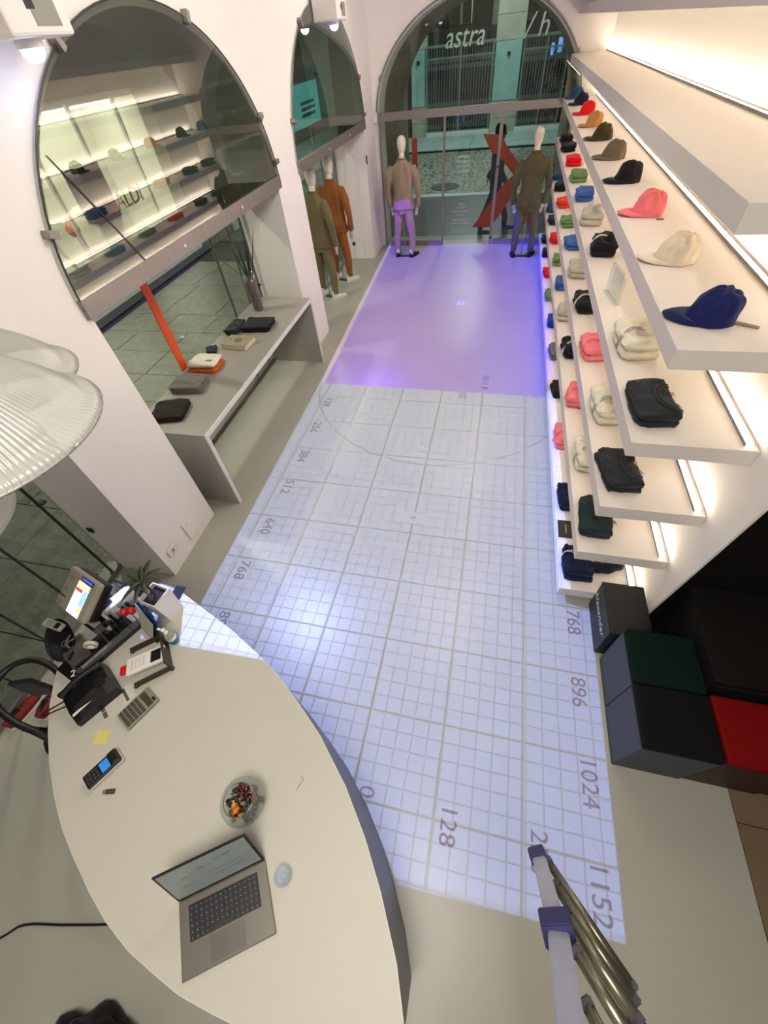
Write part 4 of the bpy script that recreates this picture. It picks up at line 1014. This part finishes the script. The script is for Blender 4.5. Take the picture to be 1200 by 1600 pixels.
# bowl of sweets
t = T('candy_bowl', 'round glass bowl of wrapped sweets behind the laptop', 'bowl', -.79, .005)
bp = [(.0, .0), (.045, .0), (.07, .012), (.088, .04), (.094, .07), (.088, .10), (.070, .125), (.062, .13)]
obj('glass', lathe(B(), bp + [(r - .003, z_) for r, z_ in bp[::-1][:-2]] + [(0, .005)], 36), CLEAR, t, smooth=True)
obj('rim', tube(B(), [(.0605 * math.cos(a), .0605 * math.sin(a), .130) for a in [i * PI / 20 for i in range(41)]], .0022, 6), glass_mat('rim_glass', (.5, .52, .5), 1.6, .02, .25, (.35, .36, .34)), t, smooth=True)
obj('foot', tube(B(), [(.046 * math.cos(a), .046 * math.sin(a), .003) for a in [i * PI / 20 for i in range(41)]], .002, 6), glass_mat('rim_glass', (.5, .52, .5), 1.6, .02, .25, (.35, .36, .34)), t, smooth=True)
random.seed(4)
pal = [(196, 140, 20), (120, 24, 20), (70, 20, 16), (30, 26, 24), (120, 116, 100), (54, 30, 24), (40, 34, 26), (100, 20, 24), (90, 84, 60), (214, 110, 20), (60, 24, 20), (34, 30, 26), (84, 70, 50)]
k = 0
for layer in range(5):
    zz = .018 + layer * .019; rmax = (.052, .068, .070, .066, .052)[layer]
    for j in range((12, 16, 17, 17, 15)[layer]):
        a = random.uniform(0, 2 * PI); rr = rmax * math.sqrt(random.random())
        c_ = pal[k % len(pal)]; k += 1
        bm = B(); lathe(bm, [(0, -.018), (.009, -.016), (.003, -.011), (.010, -.006), (.0115, 0), (.010, .006), (.003, .011), (.009, .016), (0, .018)], 8)
        o = obj('sweet', bm, mat('sweet_%d_%d_%d' % c_, srgb(*c_), .3, var=.02), None, smooth=True)
        o.location = (-.79 + rr * math.cos(a), .005 + rr * math.sin(a), CT + zz); o.rotation_euler = (random.uniform(1, 2), random.uniform(-.4, .4), random.uniform(0, PI))
        tag(o, 'small wrapped sweet in the glass bowl on the counter', 'sweet', 'wrapped sweets in the bowl')
# glass lens / paperweight
t = T('glass_paperweight', 'small clear glass tealight holder right of the laptop', 'glass', -.545, -.185)
obj('bowl', lathe(B(), [(0, .0), (.022, .0), (.032, .01), (.036, .025), (.032, .045), (.029, .045), (.032, .025), (.028, .013), (0, .008)], 24), glass_mat('bluish_glass', (.88, .91, .97), 1.5, .03, .18, (.8, .85, .95)), t, smooth=True)
obj('foot', lathe(B(), [(0, .0002), (.018, .0002), (.018, .002), (0, .002)], 16), CLEAR, t)
o = tag(obj('hex_key', tube(B(), [(-.594, .146, CT + .003), (-.580, .141, CT + .003), (-.582, .134, CT + .003), (-.598, .090, CT + .003)], .0014, 6), STEEL), 'thin metal hex key lying alone right of the sweet bowl', 'tool')
# card reader
t = T('card_reader', 'black card reader with lit blue screen on counter edge', 'card reader', -1.517, -.022, R(-30) + PI / 2 - PI / 2)
t.rotation_euler.z = math.atan2(.12, .065) - PI / 2
obj('base', box(B(), -.038, .038, -.082, .082, 0, .022, .006), mat('reader_grey', srgb(190, 184, 176), .5), t)
obj('body', box(B(), -.036, .036, -.08, .08, .0225, .038, .006), BLACK, t)
obj('screen', box(B(), -.025, .025, -.005, .035, .0382, .0388), mat('reader_screen', srgb(30, 90, 140), .3, emit=srgb(40, 110, 170), es=.6), t)
bm = B()
for i in range(3):
    for j in range(4): box(bm, -.024 + i * .018, -.012 + i * .018, -.070 + j * .015, -.060 + j * .015, .0382, .0396)
obj('keypad', bm, mat('key_grey', srgb(60, 58, 60), .5), t)
obj('paper_cover', box(B(), -.032, .032, .042, .078, .038, .050, .005), BLACK, t)
# usb stick
t = T('usb_stick', 'small brown stick beside the card reader', 'usb stick', -1.437, -.093, R(15))
obj('body', box(B(), -.022, .02, -.010, .010, 0, .008, .002), mat('brown_plastic', srgb(74, 56, 36), .5), t); obj('cap', box(B(), -.036, -.0225, -.008, .008, .001, .007, .001), STEEL, t)
tag(obj('sticky_note', box(B(), -.036, .036, -.032, .032, 0, .0012), mat('note_yellow', srgb(206, 192, 116), .8)), 'pale yellow sticky note between calculator and card reader', 'note').location = (-1.633, .093, CT + .0005)
bpy.data.objects['sticky_note'].rotation_euler = (0, 0, .18)
# calculator
t = T('calculator', 'grey desk calculator in the middle of the counter', 'calculator', -1.522, .25, 0)
t.rotation_euler.z = math.atan2(.172, .08) - PI / 2
obj('body', box(B(), -.056, .056, -.088, .088, 0, .018, .005), mat('calc_grey', srgb(128, 124, 110), .5), t)
obj('display', box(B(), -.045, .045, .035, .065, .0182, .020), mat('calc_lcd', srgb(66, 66, 52), .3), t)
obj('solar_cell', box(B(), .015, .04, .070, .082, .0182, .0192), BLACK, t)
bm = B()
for i in range(6):
    for j in range(5): box(bm, -.048 + i * .0165, -.036 + i * .0165, -.078 + j * .021, -.063 + j * .021, .0182, .022)
obj('keys', bm, mat('calc_keys', srgb(64, 62, 54), .5), t)
# receipts
t = T('receipt', 'printed receipt slip lying under the white terminal', 'paper', -1.662, .258, 0)
t.rotation_euler.z = math.atan2(.14, .09) - PI / 2
obj('slip', box(B(), -.045, .045, -.085, .085, 0, .0008), mat('paper_grey', srgb(196, 190, 178), .8), t)
bm = B(); random.seed(2); 
for q4 in ((-.04, .0, -.082, -.062), (.004, .04, -.082, -.062), (-.04, .04, .035, .05)): obj('dark_bar', box(B(), *q4, .0009, .0013), mat('bar_grey', srgb(84, 82, 74), .6), t)
bm = B()
for j in range(9):
    for i in range(6):
        x = -.038 + i * .013; box(bm, x, x + random.uniform(.004, .01), -.052 + j * .009, -.0505 + j * .009, .0009, .0012)
obj('print', bm, mat('print_grey', srgb(120, 116, 108), .6), t)
# desk phone / label printer
t = T('desk_phone', 'bulky black desk phone with white label strip', 'phone', -1.80, .262, 0)
t.rotation_euler.z = math.atan2(.19, .11) - PI / 2
bm = B(); rings(bm, [[(-.10, y_, 0), (.10, y_, 0), (.10, y_, h1), (.03, y_, h1 + .025), (-.07, y_, h1 + .02), (-.10, y_, h1 * .8)] for y_, h1 in ((-.115, .03), (-.08, .05), (0, .065), (.07, .075), (.11, .07))]); obj('body', bm, mat('phone_black', srgb(12, 12, 13), .45), t)
bm = B(); tube(bm, smooth_curve([(-.065, -.10, .085), (-.068, -.03, .108), (-.068, .04, .112), (-.062, .11, .105)], 4), [.022, .02, .016, .015, .015, .015, .015, .016, .016, .018, .02, .022, .024], 10); obj('handset', bm, BLACK, t, smooth=True)
obj('label_strip', box(B(), .055, .069, -.095, .03, .074, .0755), WHITEP, t).rotation_euler = (.12, 0, 0)
obj('screen', box(B(), -.0, .05, .045, .09, .096, .099), mat('dark_glass', srgb(38, 34, 28), .15), t)
tag(obj('power_cable', tube(B(), smooth_curve([(-1.895, .19, CT + .012), (-1.95, .155, CT + .008), (-2.005, .115, CT + .006), (-2.012, .128, CT + .006), (-1.96, .185, CT + .006), (-1.91, .225, CT + .012)], 5), .004, 6), BLACK), 'black looped cable hanging at counter edge by the phone', 'cable')
# leather stand with white terminal
t = T('terminal_stand', 'brown leather holder standing under the white terminal', 'stand', -1.60, .485, 0)
t.rotation_euler.z = math.atan2(-.13, -.15) + PI / 2
BR = mat('brown_leather', srgb(54, 32, 26), .5)
obj('back_panel', box(B(), -.11, .11, .09, .098, 0, .10, .003), BR, t)
obj('side_wing', box(B(), -.112, -.104, -.09, .09, 0, .045, .003), BR, t); obj('side_wing', box(B(), .104, .112, -.09, .09, 0, .045, .003), BR, t)
for (x, y_) in ((-.108, -.092), (.108, -.092), (-.108, .094), (.108, .094)): obj('ball_foot', lathe(B(), [(0, 0), (.010, .002), (.013, .010), (.009, .020), (0, .022)], 12, (x, y_, 0)), BR, t, smooth=True)
t = thing('payment_terminal', 'white payment terminal with dark screen in leather holder', 'terminal', (-1.59, .47, CT + .045))
t.rotation_euler = (R(10), 0, math.atan2(.10, .165) - PI / 2)
obj('body', box(B(), -.048, .048, -.115, .10, 0, .022, .006), WHITEP, t); obj('screen', box(B(), -.032, .032, .03, .088, .0222, .0235), BLACK, t)
bm = B()
for i in range(3):
    for j in range(4): box(bm, -.028 + i * .02, -.014 + i * .02, -.085 + j * .022, -.071 + j * .022, .0222, .0236)
obj('keypad', bm, mat('pale_keys', srgb(206, 198, 188), .5), t)
o = obj('red_tab', box(B(), -.024, .024, -.155, -.116, .003, .016, .003), mat('red_tab', srgb(210, 24, 34), .4), t); o['label'] = 'red cap end'
# sanitiser bottle
t = T('pump_bottle', 'clear pump bottle with blue and white label by the planter', 'bottle', -1.535, .612)
obj('body', lathe(B(), [(0, 0), (.024, 0), (.027, .006), (.027, .075), (.02, .092), (.010, .098), (.010, .102), (0, .102)], 20), glass_mat('gel', (.80, .84, .72), 1.4, .05, .35, (.7, .74, .6)), t, smooth=True)
obj('label_band', lathe(B(), [(.0278, .012), (.0278, .045)], 20), mat('label_teal', srgb(24, 110, 140), .5), t); obj('label_band', lathe(B(), [(.0278, .045), (.0278, .068)], 20), WHITEP, t)
obj('pump', lathe(B(), [(0, .1025), (.012, .1025), (.012, .118), (.005, .12), (.005, .135), (.012, .138), (.010, .15), (0, .152)], 14), WHITEP, t, smooth=True)
obj('spout', box(B(), -.035, -.005, -.006, .006, .139, .150, .003), WHITEP, t)
# planter
t = T('planter', 'square white planter with a leafy green plant on counter corner', 'plant', -1.665, .775, R(-9))
bm = B(); hw, hh = .062, .205
o_ = [(-1, -1), (1, -1), (1, 1), (-1, 1)]
rings(bm, [[(sx * hw * .84, sy * hw * .84, 0) for sx, sy in o_], [(sx * hw, sy * hw, hh) for sx, sy in o_], [(sx * (hw - .006), sy * (hw - .006), hh) for sx, sy in o_], [(sx * (hw - .008), sy * (hw - .008), hh - .03) for sx, sy in o_]])
obj('pot', bm, mat('pot_white', srgb(226, 218, 208), .5, var=.01), t)
obj('soil', box(B(), -.052, .052, -.052, .052, hh - .05, hh - .025), mat('soil_dark', srgb(40, 30, 24), .95, bump=.5), t)
PL = mat('leaf_green', srgb(72, 80, 56), .5, var=.15, scale=20)
obj('stem', tube(B(), smooth_curve([(0, 0, .17), (-.01, .01, .25), (-.015, .015, .33)], 4), .007, 8), mat('stem_brown', srgb(70, 64, 44), .8), t)
for k, (a, e, l_) in enumerate([(.3, .25, .13), (1.1, .3, .12), (1.75, .55, .15), (2.4, .2, .12), (3.1, .15, .13), (3.7, .05, .15), (4.3, -.05, .15), (5.0, .0, .12), (5.7, .2, .11), (2.0, 1.2, .10), (4.8, .8, .10)]):
    blade((-.015, .015, .32), (math.cos(a), math.sin(a), e), l_, .016, PL, t, bend=.25)
tag(obj('black_card', box(B(), -.035, .035, -.045, .045, 0, .004, .001), BLACK), 'small black card lying behind the white planter', 'card').location = (-1.69, .895, CT + .001)
t = T('brochure_rack', 'leaning blue brochures in a dark stand beside the planter', 'brochures', -1.72, .665, R(-28))
obj('stand', box(B(), -.10, .12, -.035, .005, 0, .012), BLACK, t)
o = obj('brochure', box(B(), -.10, .12, 0, .004, 0, .15), mat('brochure_blue', srgb(24, 66, 108), .4, var=.3, scale=16), t); o.location = (0, -.01, .012); o.rotation_euler = (-.35, 0, 0)
o = obj('brochure', box(B(), -.11, .10, 0, .003, 0, .13), mat('brochure_grey', srgb(176, 172, 158), .6, var=.05), t); o.location = (0, -.045, .012); o.rotation_euler = (-.5, 0, 0)
# folders at the back
t = T('folder_stack', 'blue and white folders standing at the back edge of the counter', 'folders', -1.955, .865, R(-12))
for k, (c_, x0, x1, y_, h_) in enumerate((((20, 26, 52), -.12, .14, .0, .11), ((196, 198, 222), -.12, .18, -.03, .09), ((190, 186, 176), -.02, .22, .02, .085), ((196, 198, 222), -.06, .16, -.055, .07))):
    o = obj('folder', box(B(), x0, x1, y_, y_ + .008, 0, h_), mat('folder_%d' % k, srgb(*c_), .5), t); o.rotation_euler = (.3, 0, 0)
t = T('blue_packet', 'bright blue packet behind the plant leaves', 'packet', -1.80, .865, R(-30))
obj('packet', box(B(), -.05, .05, -.02, .02, 0, .05, .004), mat('packet_blue', srgb(20, 40, 200), .4), t); obj('sticker', box(B(), -.03, .03, -.0215, -.0205, .015, .035), mat('packet_light', srgb(60, 140, 225), .4), t)
# organiser with pens, caps and tape
t = T('desk_organiser', 'long black desk organiser tray beside the cash screen', 'organiser', -1.905, .555, 0)
t.rotation_euler.z = math.atan2(.43, .20) - PI / 2
OB = mat('organiser_black', srgb(20, 18, 18), .3)
obj('tray', box(B(), -.075, .075, -.21, .22, 0, .035, .003), OB, t)
for yd in (-.21, -.02, .10, .217): obj('divider', box(B(), -.075, .075, yd - .002, yd + .002, .035, .085), OB if yd > 0 else CLEAR, t)
for xd in (-.074, .072): obj('side_wall', box(B(), xd, xd + .003, -.21, .22, .035, .085), CLEAR, t)
random.seed(31)
def orgz(lx, ly):
    a = t.rotation_euler.z; return (t.location.x + lx * math.cos(a) - ly * math.sin(a), t.location.y + lx * math.sin(a) + ly * math.cos(a))
torg = t
lab = ['red bulb-shaped pen cap in the organiser, nearer the planter', 'red bulb-shaped pen cap in the organiser, nearer the screen']
for k, (lx, ly) in enumerate(((.045, .165), (.02, .135))):
    x, y_ = orgz(lx, ly); m_ = thing('marker', lab[k], 'marker', (x, y_, CT + .036))
    obj('barrel', tube(B(), [(0, 0, 0), (0, 0, .08)], .012, 10), WHITEP, m_); obj('cap', lathe(B(), [(0, .08), (.018, .083), (.021, .10), (.016, .118), (0, .122)], 14), mat('cap_red', srgb(215, 24, 20), .4), m_, smooth=True)
for k, (lx, ly, h_) in enumerate(((-.04, .14, .09), (-.02, .17, .085), (.0, .05, .08), (-.045, .07, .10), (.04, .06, .075), (-.02, .02, .08), (.03, .03, .07))):
    x, y_ = orgz(lx, ly); m_ = thing('marker', 'black marker pen standing in the desk organiser', 'marker', (x, y_, CT + .036), 0, 'black pens in the organiser')
    obj('barrel', tube(B(), [(0, 0, 0), (.004 * (k % 3 - 1), .003, h_)], .009, 8), BLACK, m_); obj('cap', lathe(B(), [(0, h_), (.011, h_), (.011, h_ + .02), (0, h_ + .022)], 10, (.004 * (k % 3 - 1), .003, 0)), GREYP if k % 3 == 0 else BLACK, m_)
x, y_ = orgz(-.01, -.09); m_ = thing('tape_roll', 'cream roll of tape lying in the desk organiser', 'tape', (x, y_, CT + .036), .4)
bm = lathe(B(), [(.022, -.009), (.036, -.009), (.036, .009), (.022, .009), (.022, -.009)], 24); bmesh.ops.rotate(bm, verts=bm.verts, matrix=Matrix.Rotation(PI / 2, 3, 'X')); bmesh.ops.translate(bm, verts=bm.verts, vec=(0, 0, .037))
obj('roll', bm, mat('tape_cream', srgb(206, 198, 178), .6), m_, smooth=True)
x, y_ = orgz(.05, -.10); m_ = thing('cutter', 'thin grey cutter beside the roll of tape', 'cutter', (x, y_, CT + .037), torg.rotation_euler.z)
obj('handle', box(B(), -.006, .006, -.09, .06, 0, .012, .002), GREYP, m_); obj('blade', box(B(), -.004, .004, .06, .085, .004, .006), STEEL, m_)
nb = T('number_block', 'black block with a pale number 2 at counter corner', 'number sign', -2.00, .335, R(-16))
obj('block', box(B(), -.075, .065, -.03, .03, 0, .045, .003), OB, nb)
text('lettering', '2', .055, WHITEP, nb, (.035, 0, .0462), (0, 0, .9), .0008)
# box of paper and papers near the till
t = T('paper_box', 'open white cardboard strip leaning between till and organiser', 'box', -1.955, .735, 0, CT)
t.rotation_euler.z = math.atan2(.43, .20) - PI / 2
obj('sheet', box(B(), -.035, .035, -.10, .10, .0, .12, .004), WHITEP, t); obj('flap', box(B(), -.03, -.027, -.18, -.101, .0, .10), mat('flap_grey', srgb(190, 182, 176), .7), t)
# cash screen
t = T('cash_register', 'grey touch screen till with lit display', 'cash register', -2.03, .70, 0, CT)
t.location = (-2.07, .665, CT + .0005); t.rotation_euler.z = R(-18)
BE = mat('till_grey', srgb(158, 154, 136), .5, var=.02)
obj('stand', box(B(), -.09, .09, -.03, .09, 0, .16, .01), BLACK, t)
obj('foot', box(B(), -.11, .10, -.09, .12, 0, .018, .005), BLACK, t)
hd = obj('screen_housing', box(B(), -.125, .125, -.105, .105, -.02, .02, .015), BE, t); hd.location = (0, .02, .24); hd.rotation_euler = (R(32), 0, 0); hd.scale = (1.12, 1.12, 1)
hd2 = obj('housing_back', box(B(), -.12, .12, -.10, .10, -.07, -.0215, .01), BLACK, hd)
def emi(n, c, s=.9): return mat(n, srgb(*c), .3, var=0, emit=srgb(*c), es=s)
obj('display', box(B(), -.02, .075, -.095, .045, .0202, .0215), emi('scr_white', (215, 232, 236)), hd)
obj('display_area', box(B(), -.02, .075, .045, .068, .0202, .0215), emi('scr_yellow', (224, 208, 140)), hd)
obj('display_area', box(B(), -.018, .035, .020, .036, .0216, .022), emi('scr_red', (214, 50, 52)), hd)
obj('display_area', box(B(), .040, .074, -.04, .04, .0216, .022), emi('scr_blue', (130, 170, 226)), hd)
obj('display_area', box(B(), .045, .074, -.07, -.045, .0216, .022), emi('scr_gold', (200, 190, 110)), hd)
obj('status_frame', box(B(), -.005, .088, .074, .094, .0202, .0215), mat('navy_frame', srgb(10, 14, 90), .3), hd)
obj('status_bar', box(B(), .002, .080, .079, .089, .0216, .0222), emi('scr_indigo', (70, 76, 240)), hd)
for k, (x, y_) in enumerate(((-.075, .055), (-.085, -.005))): obj('button', box(B(), x - .012, x + .012, y_ - .012, y_ + .012, .0202, .023, .002), GREYP, hd)
obj('button', lathe(B(), [(0, .0202), (.017, .0202), (.017, .023), (0, .024)], 16, (-.085, -.075, 0)), GREYP, hd)
obj('card_slot', box(B(), -.11, -.062, -.045, -.039, .0202, .0215), BLACK, hd)
# phone dock left of the till
t = thing('phone_dock', 'black oval tray with keys and silver handset left of till', 'tray', (-2.16, .47, CT + .03), R(-38))
bm = B(); rings(bm, [ell(0, 0, 0, .075, .035, 24), ell(0, 0, .02, .15, .065, 24), ell(0, 0, .05, .155, .07, 24), ell(0, 0, .045, .145, .062, 24), ell(0, 0, .025, .12, .05, 24)]); obj('tray', bm, BLACK, t, smooth=True)
obj('bracket', box(B(), .02, .12, -.02, .02, -.030, .0, .003), BLACK, t)
ph = thing('cordless_handset', 'silver cordless handset resting on the black oval tray', 'phone', (-2.215, .53, CT + .105), R(-6))
obj('body', box(B(), -.07, .07, -.024, .024, 0, .022, .008), mat('silver_plastic', srgb(178, 174, 160), .4, .2), ph); obj('screen', box(B(), .018, .052, -.016, .016, .0222, .0228), BLACK, ph); obj('keypad', box(B(), -.045, .01, -.015, .015, .0222, .0226), GREYP, ph)
obj('rest', box(B(), -.03, .03, -.015, .015, -.055, -.001, .003), BLACK, ph)
t = thing('key_bunch', 'bunch of small metal keys on the black oval tray', 'keys', (-2.10, .455, CT + .082), .5)
obj('ring', tube(B(), [(.018 * math.cos(a), .018 * math.sin(a), .003) for a in [i * PI / 8 for i in range(17)]], .002, 5), STEEL, t)
for a in (.3, 1.2, 5.4): obj('key', box(B(), .0, .05, -.006, .006, .001, .004, .001, Matrix.Rotation(a, 4, 'Z')), STEEL, t)
t = T('acrylic_display', 'smoked acrylic riser at the outer counter corner', 'riser', -2.02, .43, R(-30))
obj('shelf_plate', box(B(), -.12, .06, -.05, .05, .04, .045), glass_mat('smoked', (.55, .56, .5), 1.45, .05, .2, (.3, .3, .26)), t); obj('leg', box(B(), -.02, -.015, -.05, .05, 0, .04), CLEAR, t); obj('leg', box(B(), .055, .06, -.05, .05, 0, .04), CLEAR, t)

# ------------------------------------------------------------------ chair, sneakers, cable, jacket behind the counter
CHB = mat('chair_black', srgb(26, 24, 22), .45)
t = thing('swivel_chair', 'black swivel chair with looped armrests behind the counter', 'chair', (-2.34, .20, 0))
def rel(pts): return [(x + 2.34, y_ - .20, z_) for x, y_, z_ in pts]
obj('arm_loop', tube(B(), smooth_curve(rel([(-2.02, .03, .70), (-2.12, .045, .73), (-2.26, .06, .75), (-2.42, .10, .75), (-2.53, .17, .75), (-2.56, .26, .75), (-2.52, .335, .75), (-2.42, .375, .75), (-2.28, .36, .75), (-2.15, .31, .74), (-2.05, .28, .70)]), 5), .018, 10), CHB, t, smooth=True)
obj('backrest', prism(B(), rel2 := [(-.17, .045), (-.05, .085), (.10, .075), (.22, .035), (.22, .02), (.10, .05), (-.05, .06), (-.17, .02)], .50, .72), CHB, t)
bm = B(); rings(bm, [ell(.22, -.06, .42, .17, .17, 24), ell(.22, -.06, .44, .20, .19, 24), ell(.22, -.06, .48, .20, .19, 24), ell(.22, -.06, .495, .17, .16, 24)]); obj('seat', bm, CHB, t, smooth=True)
obj('post', tube(B(), [(.22, -.06, .08), (.22, -.06, .42)], .025, 10), DARKSTEEL, t)
obj('arm_support', tube(B(), [(.22, -.02, .45), (.16, .07, .60), (.12, .13, .735)], .014, 8), CHB, t); obj('arm_support', tube(B(), [(.20, -.10, .45), (.16, -.13, .60), (.14, -.155, .735)], .014, 8), CHB, t)
for k in range(5):
    a = k * 2 * PI / 5 + .3
    lg = obj('leg', tube(B(), [(.22, -.06, .09), (.22 + .24 * math.cos(a), -.06 + .24 * math.sin(a), .06)], [.022, .014], 8), CHB, t)
    obj('castor', tube(B(), [(.22 + .24 * math.cos(a) - .012, -.06 + .24 * math.sin(a), .027), (.22 + .24 * math.cos(a) + .012, -.06 + .24 * math.sin(a), .027)], .025, 12), BLACK, lg)
for k, (x, y_, rz) in enumerate(((-3.0, .13, -.15), (-2.83, .23, .15))):
    t = thing('sneaker', ('red sneaker on the floor seen through the chair arm loop' , 'red sneaker half hidden by counter edge beside the other')[k], 'shoe', (x, y_, 0), rz, 'pair of red sneakers')
    shoe(t, 0, 0, mat('red_suede', srgb(120, 18, 20), .7), 0, sole=SHW, name='upper')
    obj('tongue', box(B(), -.02, .02, -.06, .03, .06, .085, .006), BLACK, t)
    obj('laces', tube(B(), [(-.02, .04, .07), (.02, .05, .068), (-.02, .065, .062), (.02, .075, .06)], .003, 5), BLACK, t)
tag(obj('floor_cable', tube(B(), smooth_curve([(-1.45, -.60, .005), (-1.65, -.661, .005), (-1.888, -.718, .005), (-2.105, -.768, .005), (-2.2, -.84, .005), (-2.4, -.98, .005), (-2.6, -1.15, .005)], 6), .006, 6), BLACK), 'thin black cable on the floor behind the counter', 'cable')
bm = B(); bmesh.ops.create_icosphere(bm, subdivisions=4, radius=1)
for v in bm.verts:
    n_ = noise.noise(v.co * 2.3) * .35 + noise.noise(v.co * 6) * .14
    v.co = v.co * (1 + n_); v.co.x *= .26; v.co.y *= .16; v.co.z = max(v.co.z * .10, -.06) + .062
o = tag(obj('crumpled_jacket', bm, cloth('jacket_black', (24, 20, 16)), smooth=True), 'crumpled black jacket on floor at bottom left of the frame', 'jacket'); o.location = (-1.37, -1.07, 0)

# ------------------------------------------------------------------ ladder at the bottom right
LA = mat('ladder_aluminium', srgb(176, 176, 180), .35, .45, var=.08, scale=30); LT = mat('ladder_tube', srgb(128, 124, 104), .3, .75, var=.08, scale=30)
PC = mat('ladder_cap', srgb(40, 38, 84), .5); PK = mat('ladder_cap_black', srgb(34, 30, 40), .5)
t = thing('telescopic_ladder', 'aluminium folding ladder with blue end caps beside the counter', 'ladder', (.35, -.15, 0))
def lr(p): return (p[0] - .35, p[1] + .15, p[2])
def bar(name, a, b, w0, w1, m_, flat=.45):
    a = Vector(lr(a)); b = Vector(lr(b)); d = (b - a).normalized(); s = d.cross((cam.matrix_world.translation - Vector((.35, -.15, 0))) - a).normalized(); u = s.cross(d)
    bm = B(); rings(bm, [[p + s * w * i + u * w * flat * j for i, j in ((-1, -1), (1, -1), (1, 1), (-1, 1))] for p, w in ((a, w0), (b, w1))])
    bmesh.ops.bevel(bm, geom=bm.edges[:], offset=.003, segments=2, affect='EDGES')
    return obj(name, bm, m_, t)
bar('side_rail', (.313, .066, 1.44), (.302, -.063, 1.686), .019, .021, LA)
bar('side_rail', (.302, -.063, 1.686), (.256, -.175, 1.96), .022, .024, LA)
bar('end_cap', (.311, .082, 1.41), (.312, .060, 1.452), .023, .024, PC, .6)
bar('hinge_cap', (.303, -.045, 1.655), (.300, -.072, 1.705), .034, .034, PC, .7)
for (a, b, r) in (((.335, .061, 1.457), (.492, -.125, 1.535), .017), ((.335, .013, 1.538), (.466, -.139, 1.613), .018), ((.332, -.034, 1.64), (.436, -.154, 1.71), .018), ((.325, -.085, 1.745), (.41, -.185, 1.79), .017), ((.308, -.14, 1.86), (.36, -.22, 1.90), .016)):
    r *= .82; rg = obj('rung', tube(B(), [lr(a), lr(b)], [r * .82, r], 16), LT, t, smooth=True)
    d = (Vector(b) - Vector(a)).normalized()
    bar('rung_cap', Vector(a) - d * .012, Vector(a) + d * .006, r * .92, r * .92, PC if a[1] > .05 else PK, .75); bar('rung_cap', Vector(b) - d * .006, Vector(b) + d * .012, r * 1.1, r * 1.1, PK, .75)
for z_, k in ((.38, 0), (.80, 1)):
    p = Vector((.302, -.063, 1.686)).lerp(Vector((.256, -.175, 1.96)), z_); d_ = (Vector((0, 0, 3)) - p).normalized() * .013; ax = (Vector((.256, -.175, 1.96)) - Vector((.302, -.063, 1.686))).normalized() * .009
    bar('rail_slot', p + d_ - ax, p + d_ + ax, .004, .004, BLACK, .5)
# far side rail and stays out of the frame down to the floor
bar('rear_rail', (.47, -.20, 1.55), (.62, -1.05, .0), .02, .02, LA)
bar('rear_rail', (.27, -.22, 1.95), (.20, -1.15, .0), .02, .02, LA)
for f in (.2, .4, .6, .8):
    a = Vector((.27, -.22, 1.95)).lerp(Vector((.20, -1.15, 0)), 1 - f); z = a.z; k_ = min(1, z / 1.55)
    b = Vector((.62, -1.05, 0)).lerp(Vector((.47, -.20, 1.55)), k_)
    bar('rung', a, b, .014, .014, LT, .6)
